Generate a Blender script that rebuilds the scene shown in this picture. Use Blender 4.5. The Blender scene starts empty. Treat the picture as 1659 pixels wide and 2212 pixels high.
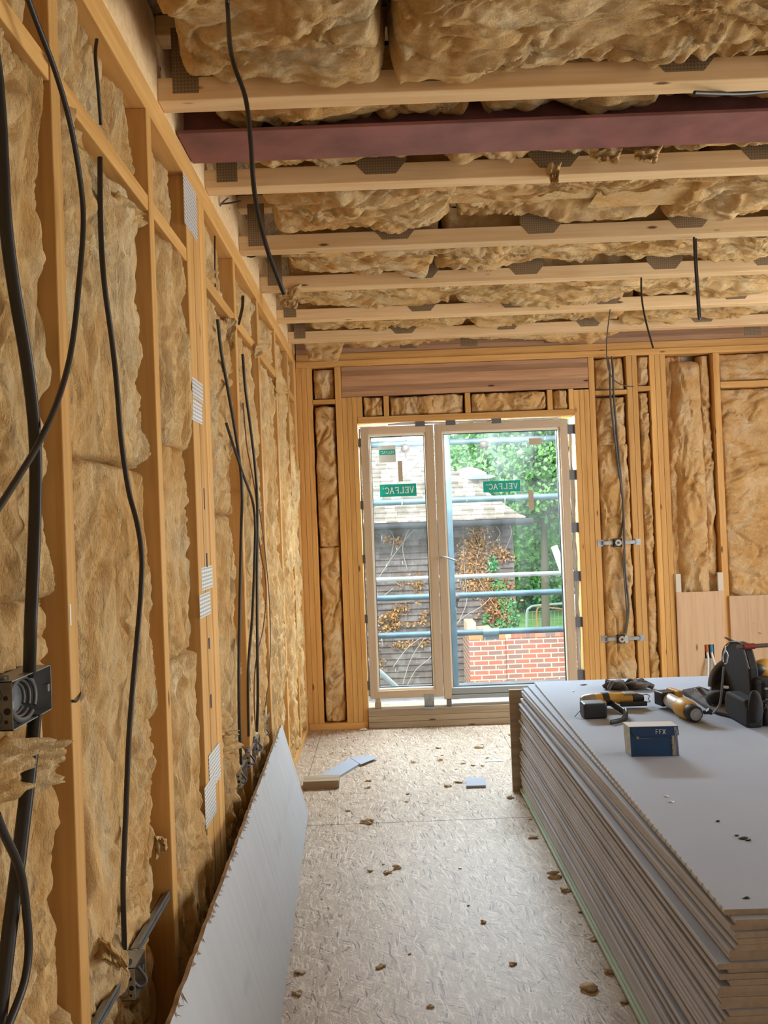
import bpy, bmesh, math, random
import numpy as np
from mathutils import Vector, Matrix, Euler
random.seed(7)
SC = bpy.context.scene
COL = SC.collection
pi = math.pi

# ------------------------------------------------------------------ camera
FPX, IW, IH, RHO, VP = 1660., 1659., 2212., 0.038, (831., 1125.)
CP = np.array([0, 0, 1.48])
_y = np.array([(VP[0]-IW/2)/FPX, -(VP[1]-IH/2)/FPX, -1.]); _y /= np.linalg.norm(_y)
_x = np.array([math.cos(RHO), math.sin(RHO), 0.]); _x -= _x.dot(_y)*_y; _x /= np.linalg.norm(_x)
_z = np.cross(_x, _y)
RM = np.array([_x, _y, _z])
cam = bpy.data.cameras.new('camera'); co = bpy.data.objects.new('camera', cam); COL.objects.link(co)
cam.sensor_fit = 'HORIZONTAL'; cam.sensor_width = 36; cam.lens = 36*FPX/IW
cam.clip_start = .02; cam.clip_end = 300
M = Matrix([list(RM[i])+[CP[i]] for i in range(3)]+[[0, 0, 0, 1]])
co.matrix_world = M
SC.camera = co

# ------------------------------------------------------------------ world, lights, exposure
SC.view_settings.view_transform = 'Standard'; SC.view_settings.look = 'None'
SC.view_settings.gamma = 1; SC.view_settings.use_curve_mapping = False
SC.view_settings.exposure = 0.0
w = bpy.data.worlds.new('sky'); SC.world = w; w.use_nodes = True
bg = w.node_tree.nodes['Background']; bg.inputs[0].default_value = (.80, .91, 1, 1); bg.inputs[1].default_value = 2.3
def light(name, kind, loc, rot, energy, color=(1, 1, 1), size=(1, 1), ang=0):
    l = bpy.data.lights.new(name, kind); l.energy = energy; l.color = color
    if kind == 'AREA': l.shape = 'RECTANGLE'; l.size, l.size_y = size
    if kind == 'SUN': l.angle = ang
    o = bpy.data.objects.new(name, l); COL.objects.link(o); o.location = loc; o.rotation_euler = rot
    return o
light('sun', 'SUN', (0, -5, 12), (math.radians(48), 0, math.radians(-28)), 3.6, (1, .96, .88), ang=.3)
# daylight entering by the openings of the rear and right-hand walls; the lamp added above the garden door tops up its daylight
light('rear_daylight', 'AREA', (2.9, -2.9, 1.1), (math.radians(90), 0, 0), 8, (1, .97, .92), (1.1, 2.0))
light('side_daylight', 'AREA', (4.4, 2.6, 1.45), (math.radians(90), 0, math.radians(90)), 118, (1, .97, .93), (3.2, 2.1))
light('door_daylight_fill', 'AREA', (.61, 5.95, 2.35), (math.radians(-52), 0, 0), 270, (.78, .90, 1), (1.5, .5))

# ------------------------------------------------------------------ helpers
def ray(px, py): return RM @ np.array([(px-IW/2)/FPX, -(py-IH/2)/FPX, -1.])
def onp(px, py, ax, val):
    v = ray(px, py); return Vector(CP + v*(val-CP[ax])/v[ax])
def L(px, py, X=-.6): return onp(px, py, 0, X)
def B(px, py, Y=5.52): return onp(px, py, 1, Y)
def Z(px, py, z=0.): return onp(px, py, 2, z)

def tag(o, label=None, cat=None, group=None, kind=None):
    if label: o['label'] = label
    if cat: o['category'] = cat
    if group: o['group'] = group
    if kind: o['kind'] = kind
    return o
def empty(name, loc, label=None, cat=None, group=None, rot=(0, 0, 0)):
    o = bpy.data.objects.new(name, None); COL.objects.link(o); o.location = loc; o.rotation_euler = rot
    o.empty_display_size = .05
    return tag(o, label, cat, group)

class MB:
    def __init__(s): s.v = []; s.f = []; s.m = []; s.sm = []
    def add(s, vs, fs, mi=0, smooth=False):
        b = len(s.v); s.v += [tuple(v) for v in vs]
        for f in fs: s.f.append([i+b for i in f]); s.m.append(mi); s.sm.append(smooth)
        return s
    def box(s, x0, x1, y0, y1, z0, z1, mi=0, R=None, c=None):
        vs = [(x, y, z) for x in (x0, x1) for y in (y0, y1) for z in (z0, z1)]
        if R is not None:
            vs = [tuple(R @ Vector(v) + Vector(c)) for v in vs]
        return s.add(vs, [(0, 1, 3, 2), (4, 6, 7, 5), (0, 4, 5, 1), (2, 3, 7, 6), (0, 2, 6, 4), (1, 5, 7, 3)], mi)
    def tube(s, pts, r, n=8, mi=0, flat=None, cap=True):
        pts = [Vector(p) for p in pts]; rs = list(np.interp(np.linspace(0, 1, len(pts)), np.linspace(0, 1, len(r)), r)) if isinstance(r, (list, tuple)) else [r]*len(pts)
        rings = []; up = None
        for i, p in enumerate(pts):
            t = (pts[min(i+1, len(pts)-1)]-pts[max(i-1, 0)]).normalized()
            if up is None:
                up = Vector((0, 0, 1)) if abs(t.z) < .9 else Vector((0, 1, 0))
            a = (up - t*up.dot(t)).normalized(); b = t.cross(a); up = a
            fa, fb = flat or (1, 1)
            rings.append([p + a*math.cos(2*pi*k/n)*rs[i]*fa + b*math.sin(2*pi*k/n)*rs[i]*fb for k in range(n)])
        vs = [v for rg in rings for v in rg]; fs = []
        for i in range(len(pts)-1):
            for k in range(n): fs.append((i*n+k, i*n+(k+1) % n, (i+1)*n+(k+1) % n, (i+1)*n+k))
        s.add(vs, fs, mi, True)
        if cap: s.add(rings[0], [tuple(range(n))[::-1]], mi); s.add(rings[-1], [tuple(range(n))], mi)
        return s
    def prism(s, poly, d0, d1, ax=1, mi=0):
        """poly in the two other axes (kept in order), extruded along ax"""
        def mk(p, d):
            q = list(p); q.insert(ax, d); return tuple(q)
        n = len(poly); vs = [mk(p, d0) for p in poly]+[mk(p, d1) for p in poly]
        fs = [tuple(range(n))[::-1], tuple(range(n, 2*n))]+[(i, (i+1) % n, n+(i+1) % n, n+i) for i in range(n)]
        return s.add(vs, fs, mi)
    def blob(s, c, r, seed=0, amp=.3, sub=2, mi=0):
        bm = bmesh.new(); bmesh.ops.create_icosphere(bm, subdivisions=sub, radius=1)
        rr = random.Random(seed); k = [Vector((rr.uniform(-3, 3), rr.uniform(-3, 3), rr.uniform(-3, 3))) for _ in range(5)]; ph = [rr.uniform(0, 6) for _ in range(5)]
        vs = []
        for v in bm.verts:
            d = 1+amp*sum(math.sin(k[i].dot(v.co)*1.3+ph[i]) for i in range(5))/2.2
            vs.append((c[0]+v.co.x*d*r[0], c[1]+v.co.y*d*r[1], c[2]+v.co.z*d*r[2]))
        fs = [tuple(v.index for v in f.verts) for f in bm.faces]; bm.free()
        return s.add(vs, fs, mi, True)
    def build(s, name, mats, parent=None, bevel=0, origin=True, fixn=True):
        me = bpy.data.meshes.new(name)
        P = np.array(s.v, dtype=float)
        if parent is not None: off = np.array(parent.matrix_basis.translation)
        elif origin: off = np.array([(P[:, 0].min()+P[:, 0].max())/2, (P[:, 1].min()+P[:, 1].max())/2, P[:, 2].min()])
        else: off = np.zeros(3)
        me.from_pydata((P-off).tolist(), [], s.f)
        for m in (mats if isinstance(mats, (list, tuple)) else [mats]): me.materials.append(m)
        me.polygons.foreach_set('material_index', s.m); me.polygons.foreach_set('use_smooth', s.sm)
        if fixn:
            bm = bmesh.new(); bm.from_mesh(me); bmesh.ops.recalc_face_normals(bm, faces=bm.faces); bm.to_mesh(me); bm.free()
        me.update()
        o = bpy.data.objects.new(name, me); COL.objects.link(o)
        if parent is None: o.location = off
        else: o.parent = parent
        if bevel:
            b = o.modifiers.new('bevel', 'BEVEL'); b.width = bevel; b.segments = 2; b.limit_method = 'ANGLE'
        return o
# note: parts of a parent that is itself a part must be given the part's own frame
def child(mb, name, mats, parent, root, bevel=0):
    o = mb.build(name, mats, root, bevel); o.parent = parent; return o

# ------------------------------------------------------------------ noise (numpy gradient noise)
_rs = np.random.RandomState(3); PERM = np.concatenate([_rs.permutation(1024)]*2); GA = _rs.uniform(0, 2*pi, 1024)
def gn(x, y, seed=0):
    x = np.asarray(x)+seed*17.31; y = np.asarray(y)+seed*7.77
    xi = np.floor(x).astype(int); yi = np.floor(y).astype(int); xf = x-xi; yf = y-yi
    def g(ix, iy, dx, dy):
        a = GA[PERM[(PERM[ix % 1024]+iy) % 1024]]; return np.cos(a)*dx+np.sin(a)*dy
    u = xf*xf*xf*(xf*(xf*6-15)+10); v = yf*yf*yf*(yf*(yf*6-15)+10)
    a = g(xi, yi, xf, yf)*(1-u)+g(xi+1, yi, xf-1, yf)*u
    b = g(xi, yi+1, xf, yf-1)*(1-u)+g(xi+1, yi+1, xf-1, yf-1)*u
    return (a*(1-v)+b*v)*1.5
def fbm(x, y, seed=0, o=4):
    t = 0; a = 1
    for i in range(o): t = t+a*gn(x, y, seed+i*5); x = x*2.03; y = y*2.03; a *= .5
    return t

# ------------------------------------------------------------------ materials
def newmat(name):
    m = bpy.data.materials.new(name); m.use_nodes = True
    nt = m.node_tree; return m, nt, nt.nodes, nt.links, nt.nodes['Principled BSDF']
def simple(name, col, rough=.6, metal=0, bump=0, bscale=200, spec=.5, var=0, vscale=8):
    m, nt, N, K, P = newmat(name)
    P.inputs['Base Color'].default_value = (*col, 1); P.inputs['Roughness'].default_value = rough; P.inputs['Metallic'].default_value = metal
    P.inputs['Specular IOR Level'].default_value = spec
    tc = N.new('ShaderNodeTexCoord')
    if bump:
        n = N.new('ShaderNodeTexNoise'); n.inputs['Scale'].default_value = bscale; n.inputs['Detail'].default_value = 6
        b = N.new('ShaderNodeBump'); b.inputs['Strength'].default_value = bump; b.inputs['Distance'].default_value = .002
        K.new(tc.outputs['Object'], n.inputs['Vector']); K.new(n.outputs['Fac'], b.inputs['Height']); K.new(b.outputs[0], P.inputs['Normal'])
    if var:
        n = N.new('ShaderNodeTexNoise'); n.inputs['Scale'].default_value = vscale; n.inputs['Detail'].default_value = 5
        K.new(tc.outputs['Object'], n.inputs['Vector'])
        r = N.new('ShaderNodeValToRGB'); r.color_ramp.elements[0].position = .3; r.color_ramp.elements[1].position = .7
        r.color_ramp.elements[0].color = (*[c*(1-var) for c in col], 1); r.color_ramp.elements[1].color = (*[min(1, c*(1+var)) for c in col], 1)
        K.new(n.outputs['Fac'], r.inputs[0]); K.new(r.outputs[0], P.inputs['Base Color'])
    return m
def ramp(N, stops):
    r = N.new('ShaderNodeValToRGB'); e = r.color_ramp.elements
    while len(e) < len(stops): e.new(.5)
    for i, (p, c) in enumerate(stops): e[i].position = p; e[i].color = (*c, 1)
    return r
def wood(name, axis, c1, c2, knot=(.16, .07, .02), rough=.62, lam=None):
    m, nt, N, K, P = newmat(name); P.inputs['Roughness'].default_value = rough; P.inputs['Specular IOR Level'].default_value = .3
    tc = N.new('ShaderNodeTexCoord'); oi = N.new('ShaderNodeObjectInfo')
    ad = N.new('ShaderNodeVectorMath'); ad.operation = 'MULTIPLY_ADD'; K.new(oi.outputs['Random'], ad.inputs[0]); ad.inputs[1].default_value = (37, 53, 71); K.new(tc.outputs['Object'], ad.inputs[2])
    mp = N.new('ShaderNodeMapping'); sc = [26, 26, 26]; sc[axis] = 1.3; mp.inputs['Scale'].default_value = sc; K.new(ad.outputs[0], mp.inputs[0])
    n = N.new('ShaderNodeTexNoise'); n.inputs['Scale'].default_value = 1.6; n.inputs['Detail'].default_value = 6; n.inputs['Distortion'].default_value = .6; K.new(mp.outputs[0], n.inputs['Vector'])
    r = ramp(N, [(.32, c2), (.62, c1)]); K.new(n.outputs['Fac'], r.inputs[0])
    # knots
    mk = N.new('ShaderNodeMapping'); s2 = [11, 11, 11]; s2[axis] = 3.2; mk.inputs['Scale'].default_value = s2; K.new(ad.outputs[0], mk.inputs[0])
    v = N.new('ShaderNodeTexVoronoi'); v.inputs['Scale'].default_value = 1; K.new(mk.outputs[0], v.inputs['Vector'])
    r2 = ramp(N, [(.05, (1, 1, 1)), (.10, (0, 0, 0))]); K.new(v.outputs['Distance'], r2.inputs[0])
    mx = N.new('ShaderNodeMix'); mx.data_type = 'RGBA'; K.new(r2.outputs[0], mx.inputs[0]); K.new(r.outputs[0], mx.inputs[6]); mx.inputs[7].default_value = (*knot, 1)
    out = mx.outputs[2]
    # per-piece tint
    hs = N.new('ShaderNodeHueSaturation'); mr = N.new('ShaderNodeMapRange'); mr.inputs[3].default_value = .86; mr.inputs[4].default_value = 1.12
    K.new(oi.outputs['Random'], mr.inputs[0]); K.new(mr.outputs[0], hs.inputs['Value']); K.new(out, hs.inputs['Color']); out = hs.outputs[0]
    if lam:
        sp = N.new('ShaderNodeSeparateXYZ'); K.new(tc.outputs['Object'], sp.inputs[0])
        ml = N.new('ShaderNodeMath'); ml.operation = 'MULTIPLY'; K.new(sp.outputs[2], ml.inputs[0]); ml.inputs[1].default_value = 1/lam
        fl = N.new('ShaderNodeMath'); fl.operation = 'FLOOR'; K.new(ml.outputs[0], fl.inputs[0])
        wn = N.new('ShaderNodeTexWhiteNoise'); wn.noise_dimensions = '1D'; K.new(fl.outputs[0], wn.inputs['W'])
        h2 = N.new('ShaderNodeHueSaturation'); m2 = N.new('ShaderNodeMapRange'); m2.inputs[3].default_value = .72; m2.inputs[4].default_value = 1.2
        K.new(wn.outputs['Value'], m2.inputs[0]); K.new(m2.outputs[0], h2.inputs['Value']); K.new(out, h2.inputs['Color'])
        fr = N.new('ShaderNodeMath'); fr.operation = 'FRACT'; K.new(ml.outputs[0], fr.inputs[0])
        r3 = ramp(N, [(.0, (.35, .35, .35)), (.05, (1, 1, 1))]); K.new(fr.outputs[0], r3.inputs[0])
        m3 = N.new('ShaderNodeMix'); m3.data_type = 'RGBA'; m3.blend_type = 'MULTIPLY'; m3.inputs[0].default_value = 1; K.new(h2.outputs[0], m3.inputs[6]); K.new(r3.outputs[0], m3.inputs[7]); out = m3.outputs[2]
    K.new(out, P.inputs['Base Color'])
    b = N.new('ShaderNodeBump'); b.inputs['Strength'].default_value = .25; b.inputs['Distance'].default_value = .002; K.new(n.outputs['Fac'], b.inputs['Height']); K.new(b.outputs[0], P.inputs['Normal'])
    return m
PINE1, PINE2 = (.71, .415, .145), (.60, .315, .09)
WX, WY, WZ = [wood('pine_'+'xyz'[a], a, PINE1, PINE2) for a in range(3)]
PALEX = wood('pale_pine', 0, (.84, .62, .36), (.74, .50, .25))
GLULAM = wood('larch_beam', 0, (.56, .33, .19), (.42, .23, .125), knot=(.10, .045, .02), lam=.0375)
GREYW = wood('weathered_timber', 0, (.42, .33, .23), (.30, .235, .16), knot=(.1, .07, .04))
PLY = wood('birch_plywood', 2, (.62, .43, .27), (.53, .35, .21), knot=(.22, .11, .06))
FRAMEW = wood('window_frame_pine', 2, (.60, .48, .35), (.54, .42, .30), knot=(.58, .42, .27), rough=.45)
FRAMEH = wood('window_rail_pine', 0, (.60, .48, .35), (.54, .42, .30), knot=(.58, .42, .27), rough=.45)

def insul(name, stretch, cA=(.92, .63, .30), cB=(.82, .47, .165), cC=(.95, .76, .46)):
    m, nt, N, K, P = newmat(name)
    P.inputs['Roughness'].default_value = .95; P.inputs['Specular IOR Level'].default_value = .1
    pass
    tc = N.new('ShaderNodeTexCoord'); oi = N.new('ShaderNodeObjectInfo')
    ad = N.new('ShaderNodeVectorMath'); ad.operation = 'MULTIPLY_ADD'; K.new(oi.outputs['Random'], ad.inputs[0]); ad.inputs[1].default_value = (19, 23, 29); K.new(tc.outputs['Object'], ad.inputs[2])
    mp = N.new('ShaderNodeMapping'); mp.inputs['Scale'].default_value = stretch; K.new(ad.outputs[0], mp.inputs[0])
    def noise(s, d, dist, src=mp, rough=.6):
        n = N.new('ShaderNodeTexNoise'); n.inputs['Scale'].default_value = s; n.inputs['Detail'].default_value = d; n.inputs['Distortion'].default_value = dist; n.inputs['Roughness'].default_value = rough
        K.new(src.outputs[0], n.inputs['Vector']); return n
    a = noise(5, 5, 1.2); r = ramp(N, [(.30, cB), (.50, cA), (.68, cC)]); K.new(a.outputs['Fac'], r.inputs[0])
    bb = noise(34, 8, 2.5, rough=.7); r2 = ramp(N, [(.32, (.74, .58, .40)), (.55, (1, 1, 1)), (.7, (1.0, 1.0, 1.0))]); K.new(bb.outputs['Fac'], r2.inputs[0])
    mx = N.new('ShaderNodeMix'); mx.data_type = 'RGBA'; mx.blend_type = 'MULTIPLY'; mx.inputs[0].default_value = .55
    K.new(r.outputs[0], mx.inputs[6]); K.new(r2.outputs[0], mx.inputs[7]); K.new(mx.outputs[2], P.inputs['Base Color'])
    c = noise(13, 7, 1.8, rough=.65); d = noise(110, 5, 2.0)
    ab = N.new('ShaderNodeMath'); ab.operation = 'SUBTRACT'; K.new(c.outputs['Fac'], ab.inputs[0]); ab.inputs[1].default_value = .5
    ab2 = N.new('ShaderNodeMath'); ab2.operation = 'ABSOLUTE'; K.new(ab.outputs[0], ab2.inputs[0])
    b1 = N.new('ShaderNodeBump'); b1.inputs['Strength'].default_value = .8; b1.inputs['Distance'].default_value = .03; K.new(ab2.outputs[0], b1.inputs['Height'])
    b2 = N.new('ShaderNodeBump'); b2.inputs['Strength'].default_value = 1; b2.inputs['Distance'].default_value = .008; K.new(bb.outputs['Fac'], b2.inputs['Height']); K.new(b1.outputs[0], b2.inputs['Normal'])
    b3 = N.new('ShaderNodeBump'); b3.inputs['Strength'].default_value = .9; b3.inputs['Distance'].default_value = .005; K.new(d.outputs['Fac'], b3.inputs['Height']); K.new(b2.outputs[0], b3.inputs['Normal'])
    K.new(b3.outputs[0], P.inputs['Normal'])
    return m
INW = insul('mineral_wool_wall', (1, 1, .33))
INC = insul('mineral_wool_ceiling', (.6, 1, 1))
INB = insul('mineral_wool_back', (.8, 1, .7), cA=(.88, .58, .27), cB=(.74, .42, .15), cC=(.92, .72, .46))

BLACK = simple('black_sheath', (.022, .019, .017), .42)
DKMET = simple('dark_metal', (.06, .06, .065), .4, .6)
GALV = simple('galvanised_steel', (.34, .36, .38), .42, .8, bump=.2, bscale=60, var=.18, vscale=30)
GALVT = simple('dusty_galvanised', (.42, .38, .32), .5, .6, var=.2, vscale=30)
WHITEP = simple('white_paint', (.8, .8, .78), .4)
OXIDE = simple('red_oxide_paint', (.24, .095, .088), .55, bump=.35, bscale=30, var=.28, vscale=7)
def osb(name, dark=1.0, gloss=.42):
    m, nt, N, K, P = newmat(name); tc = N.new('ShaderNodeTexCoord')
    prev = None; hprev = None
    for i, (ang, seed) in enumerate([(10, 1.3), (88, 4.1), (-42, 7.7), (112, 11.9), (48, 15.2), (80, 19.1), (150, 23.7), (99, 27.1)]):
        wv = N.new('ShaderNodeTexNoise'); wv.inputs['Scale'].default_value = 4; K.new(tc.outputs['Object'], wv.inputs['Vector'])
        vm = N.new('ShaderNodeVectorMath'); vm.operation = 'MULTIPLY_ADD'; K.new(wv.outputs['Color'], vm.inputs[0]); vm.inputs[1].default_value = (.10, .10, 0); K.new(tc.outputs['Object'], vm.inputs[2])
        mp = N.new('ShaderNodeMapping'); mp.vector_type = 'TEXTURE'; mp.inputs['Rotation'].default_value = (0, 0, math.radians(ang)); mp.inputs['Location'].default_value = (seed, seed*2, 0); mp.inputs['Scale'].default_value = (1/24, 1/210, 1)
        K.new(vm.outputs[0], mp.inputs[0])
        v = N.new('ShaderNodeTexVoronoi'); v.inputs['Scale'].default_value = 1; v.voronoi_dimensions = '2D'; K.new(mp.outputs[0], v.inputs['Vector'])
        sp = N.new('ShaderNodeSeparateColor'); K.new(v.outputs['Color'], sp.inputs[0])
        cr = ramp(N, [(.03, (.15*dark, .09*dark, .05*dark)), (.11, (.43*dark, .33*dark, .235*dark)), (.7, (.58*dark, .47*dark, .355*dark)), (1, (.86*dark, .75*dark, .62*dark))]); K.new(sp.outputs[0], cr.inputs[0])
        if prev is None: prev = cr.outputs[0]; hprev = sp.outputs[1]
        else:
            th = N.new('ShaderNodeMath'); th.operation = 'GREATER_THAN'; K.new(sp.outputs[2], th.inputs[0]); th.inputs[1].default_value = .62
            mx = N.new('ShaderNodeMix'); mx.data_type = 'RGBA'; K.new(th.outputs[0], mx.inputs[0]); K.new(prev, mx.inputs[6]); K.new(cr.outputs[0], mx.inputs[7]); prev = mx.outputs[2]
            mh = N.new('ShaderNodeMix'); K.new(th.outputs[0], mh.inputs[0]); K.new(hprev, mh.inputs[2]); K.new(sp.outputs[1], mh.inputs[3]); hprev = mh.outputs[0]
    K.new(prev, P.inputs['Base Color'])
    b = N.new('ShaderNodeBump'); b.inputs['Strength'].default_value = .5; b.inputs['Distance'].default_value = .0012; K.new(hprev, b.inputs['Height']); K.new(b.outputs[0], P.inputs['Normal'])
    P.inputs['Roughness'].default_value = gloss; P.inputs['Specular IOR Level'].default_value = .6
    return m
OSBF = osb('osb_floor_board', .80, .50); OSBW = osb('osb_sheathing', .7, .6)

# ------------------------------------------------------------------ room shell
RX, RY0, RY1, CH = 3.95, -2.6, 5.52, 2.705
tag(MB().box(-.8, RX+.2, RY0-.2, 5.7, -.06, 0).build('floor', OSBF, origin=False), kind='structure')
fl = MB()
for (a, b) in [((-.501, 5.52), (-.475, 3.80)), ((.50, 5.52), (.66, 4.2))]: pass
fl.box(-.6, RX, 3.786, 3.789, -.001, .0004); fl.box(-.505, -.5022, 3.789, 5.52, -.001, .0004); fl.box(.747, .7495, 3.789, 5.52, -.001, .0004); fl.box(-.6, RX, 1.388, 1.391, -.001, .0004)
tag(fl.build('trim_1', simple('board_joint', (.10, .07, .045), .9), origin=False), kind='structure')
tag(MB().box(-.86, RX+.2, RY0-.2, 5.7, 2.96, 3.0).build('ceiling', OSBW, origin=False), kind='structure')
tag(MB().box(-.77, -.742, RY0-.2, 5.68, -.06, 2.96).build('wall_left', OSBW, origin=False), kind='structure')
bk = MB()
bk.box(-.77, -.168, 5.662, 5.69, -.06, 2.96); bk.box(1.393, RX+.2, 5.662, 5.69, -.06, 2.96); bk.box(-.168, 1.393, 5.662, 5.69, 2.187, 2.96); bk.box(-.168, 1.393, 5.662, 5.69, -.06, .08)
tag(bk.build('wall_back', OSBW, origin=False), kind='structure')
INPLAIN = simple('wool_lining', (.80, .54, .24), .95, bump=.6, bscale=14, var=.2, vscale=6)
sd = MB(); sd.box(RX, RX+.1, RY0, 1.0, 0, 2.96); sd.box(RX, RX+.1, 4.2, 5.66, 0, 2.96); sd.box(RX, RX+.1, 1.0, 4.2, 0, .35); sd.box(RX, RX+.1, 1.0, 4.2, 2.5, 2.96)
tag(sd.build('wall_right', INPLAIN, origin=False), kind='structure')
rr = MB(); rr.box(-.77, 2.35, RY0-.1, RY0, 0, 2.96); rr.box(3.45, RX+.1, RY0-.1, RY0, 0, 2.96); rr.box(2.35, 3.45, RY0-.1, RY0, 2.1, 2.96)
tag(rr.build('wall_rear', INPLAIN, origin=False), kind='structure')

# ------------------------------------------------------------------ left wall timbers
def timber(name, x0, x1, y0, y1, z0, z1, mat, label, cat, group=None, bevel=.0025, parent=None):
    o = MB().box(x0, x1, y0, y1, z0, z1).build(name, mat, parent, bevel)
    return tag(o, label, cat, group)
LS = [(.845, 'beside the twin socket box, mostly cut off by the photo edge'), (1.445, 'right of the twin metal socket box'), (2.055, 'at the far end of the low socket rail'),
      (3.235, 'first one past the six-ply post'), (3.835, 'second one past the six-ply post'), (4.455, 'third one past the six-ply post'), (5.03, 'last single stud before the corner')]
for y, t in LS[1:]:
    timber('wall_stud', -.74, -.6, y, y+.042, .045, 2.615, WZ, 'pine stud of the left wall, '+t, 'stud')
timber('wall_stud', -.74, -.6, .845, .887, .045, 2.615, WZ, 'pine stud of the left wall nearest the viewer, outside the photo edge', 'stud')
for i in range(5):
    timber('post_ply', -.74, -.6-(.0015 if i % 2 else 0), 2.455+i*.045, 2.4985+i*.045, .045, 2.615, WZ, '%s of the five pine plies in the post under the steel beam' % ['nearest', 'second nearest', 'middle one', 'second farthest', 'farthest'][i], 'stud', 'plies of the post under the steel beam')
timber('wall_stud', -.74, -.602, 2.685, 2.723, .045, 2.615, WZ, 'pine stud fixed against the far side of the built-up post', 'stud')
for i in range(3):
    timber('corner_stud', -.74, -.6, 5.385+i*.045, 5.4285+i*.045, .045, 2.615, WZ, 'pine corner stud at the end of the left wall, %s of three' % ['nearest', 'middle one', 'farthest'][i], 'stud', 'corner studs at the end of the left wall')
timber('bottom_plate', -.74, -.6, RY0, 5.52, 0, .045, WY, 'pine sole plate running along the foot of the left wall', 'plate')
timber('top_plate', -.74, -.6, RY0, 5.52, 2.615, 2.6595, WY, 'lower pine head plate along the top of the left wall', 'plate')
timber('top_plate', -.74, -.604, RY0, 5.52, 2.661, 2.705, WY, 'upper pine head plate above the other one, left wall', 'plate')
timber('rim_board', -.64, -.604, RY0, 5.6, 2.705, 2.95, PALEX, 'pale rim board standing on the left wall head plates at the joist ends', 'board')
ng = [(.89, 1.443, 'twin metal socket box'), (1.489, 2.053, 'low single socket box'), (2.099, 2.453, 'narrow bay before the six-ply post'), (2.725, 3.233, 'far bank of socket boxes'), (3.279, 3.833, 'second bay past the post'), (3.879, 4.453, 'third bay past the post'), (4.499, 5.028, 'fourth bay past the post'), (5.075, 5.383, 'corner bay')]
for a, b, t in ng:
    timber('noggin', -.74, -.602, a, b, 2.335, 2.378, WY, 'pine noggin high on the left wall above the '+t, 'noggin')
pm = [o for o in COL.objects if o.name.startswith('post_ply')]
for i, (px, y0_, y1_) in enumerate([(441, 1055, 1100), (447, 1195, 1225), (452, 1378, 1402), (456, 1500, 1530)]):
    a_, b_ = L(px, y0_, -.5985), L(px, y1_, -.5985); o_ = pm[2+(i > 1)]
    q_ = MB().box(-.6, -.5984, a_.y-.003-.004*(i > 0), a_.y+.003+.004*(i > 0), b_.z, a_.z).build('pen_mark', simple('pen_mark_%d' % i, (.05, .055, .07), .8)); mw_ = q_.location.copy(); q_.parent = o_; q_.location = mw_-o_.location
# near-black, painting in the shade inside holes and the cut-out
HOLE = simple('hole_shade', (.02, .012, .006), .9)

# nail plates on the post
def perfmat(name, pitch=.0115, base=(.72, .74, .74)):
    m, nt, N, K, P = newmat(name); P.inputs['Metallic'].default_value = .35; P.inputs['Roughness'].default_value = .45
    tc = N.new('ShaderNodeTexCoord'); sp = N.new('ShaderNodeSeparateXYZ'); K.new(tc.outputs['Object'], sp.inputs[0])
    res = []
    for k in range(3):
        a = N.new('ShaderNodeMath'); a.operation = 'MULTIPLY'; K.new(sp.outputs[k], a.inputs[0]); a.inputs[1].default_value = 1/pitch
        b = N.new('ShaderNodeMath'); b.operation = 'FRACT'; K.new(a.outputs[0], b.inputs[0])
        c = N.new('ShaderNodeMath'); c.operation = 'SUBTRACT'; K.new(b.outputs[0], c.inputs[0]); c.inputs[1].default_value = .5
        d = N.new('ShaderNodeMath'); d.operation = 'ABSOLUTE'; K.new(c.outputs[0], d.inputs[0])
        e = N.new('ShaderNodeMath'); e.operation = 'LESS_THAN'; K.new(d.outputs[0], e.inputs[0]); e.inputs[1].default_value = .23; res.append(e)
    return m, N, K, P, res
def mkperf(name, a, b, pitch, base, dark):
    m, N, K, P, res = perfmat(name, pitch, base)
    mu = N.new('ShaderNodeMath'); mu.operation = 'MULTIPLY'; K.new(res[a].outputs[0], mu.inputs[0]); K.new(res[b].outputs[0], mu.inputs[1])
    mx = N.new('ShaderNodeMix'); mx.data_type = 'RGBA'; K.new(mu.outputs[0], mx.inputs[0]); mx.inputs[6].default_value = (*base, 1); mx.inputs[7].default_value = (*dark, 1); K.new(mx.outputs[2], P.inputs['Base Color'])
    return m
PERFL = mkperf('nail_plate_wall', 1, 2, .0125, (.80, .82, .83), (.10, .08, .06))
PERFJ = mkperf('nail_plate_joist', 0, 2, .010, (.30, .225, .14), (.16, .11, .055))
plates = [(2.43, 2.60, 2.45, 2.614, 'topmost'), (2.455, 2.60, 1.90, 1.965, 'upper middle pair, higher'), (2.43, 2.575, 1.825, 1.895, 'upper middle pair, lower'),
          (2.49, 2.645, 1.275, 1.35, 'waist pair, higher'), (2.45, 2.60, 1.19, 1.265, 'waist pair, lower'),
          (2.50, 2.665, .62, .74, 'knee pair, higher'), (2.43, 2.58, .53, .66, 'knee pair, lower')]
for i, (a, b, c, d, t) in enumerate(plates):
    tag(MB().box(-.6, -.5985-.0006*(i % 2), a, b, c, d).build('nail_plate', PERFL), 'perforated steel nail plate on the post under the steel beam, '+t, 'nail plate')

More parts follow.
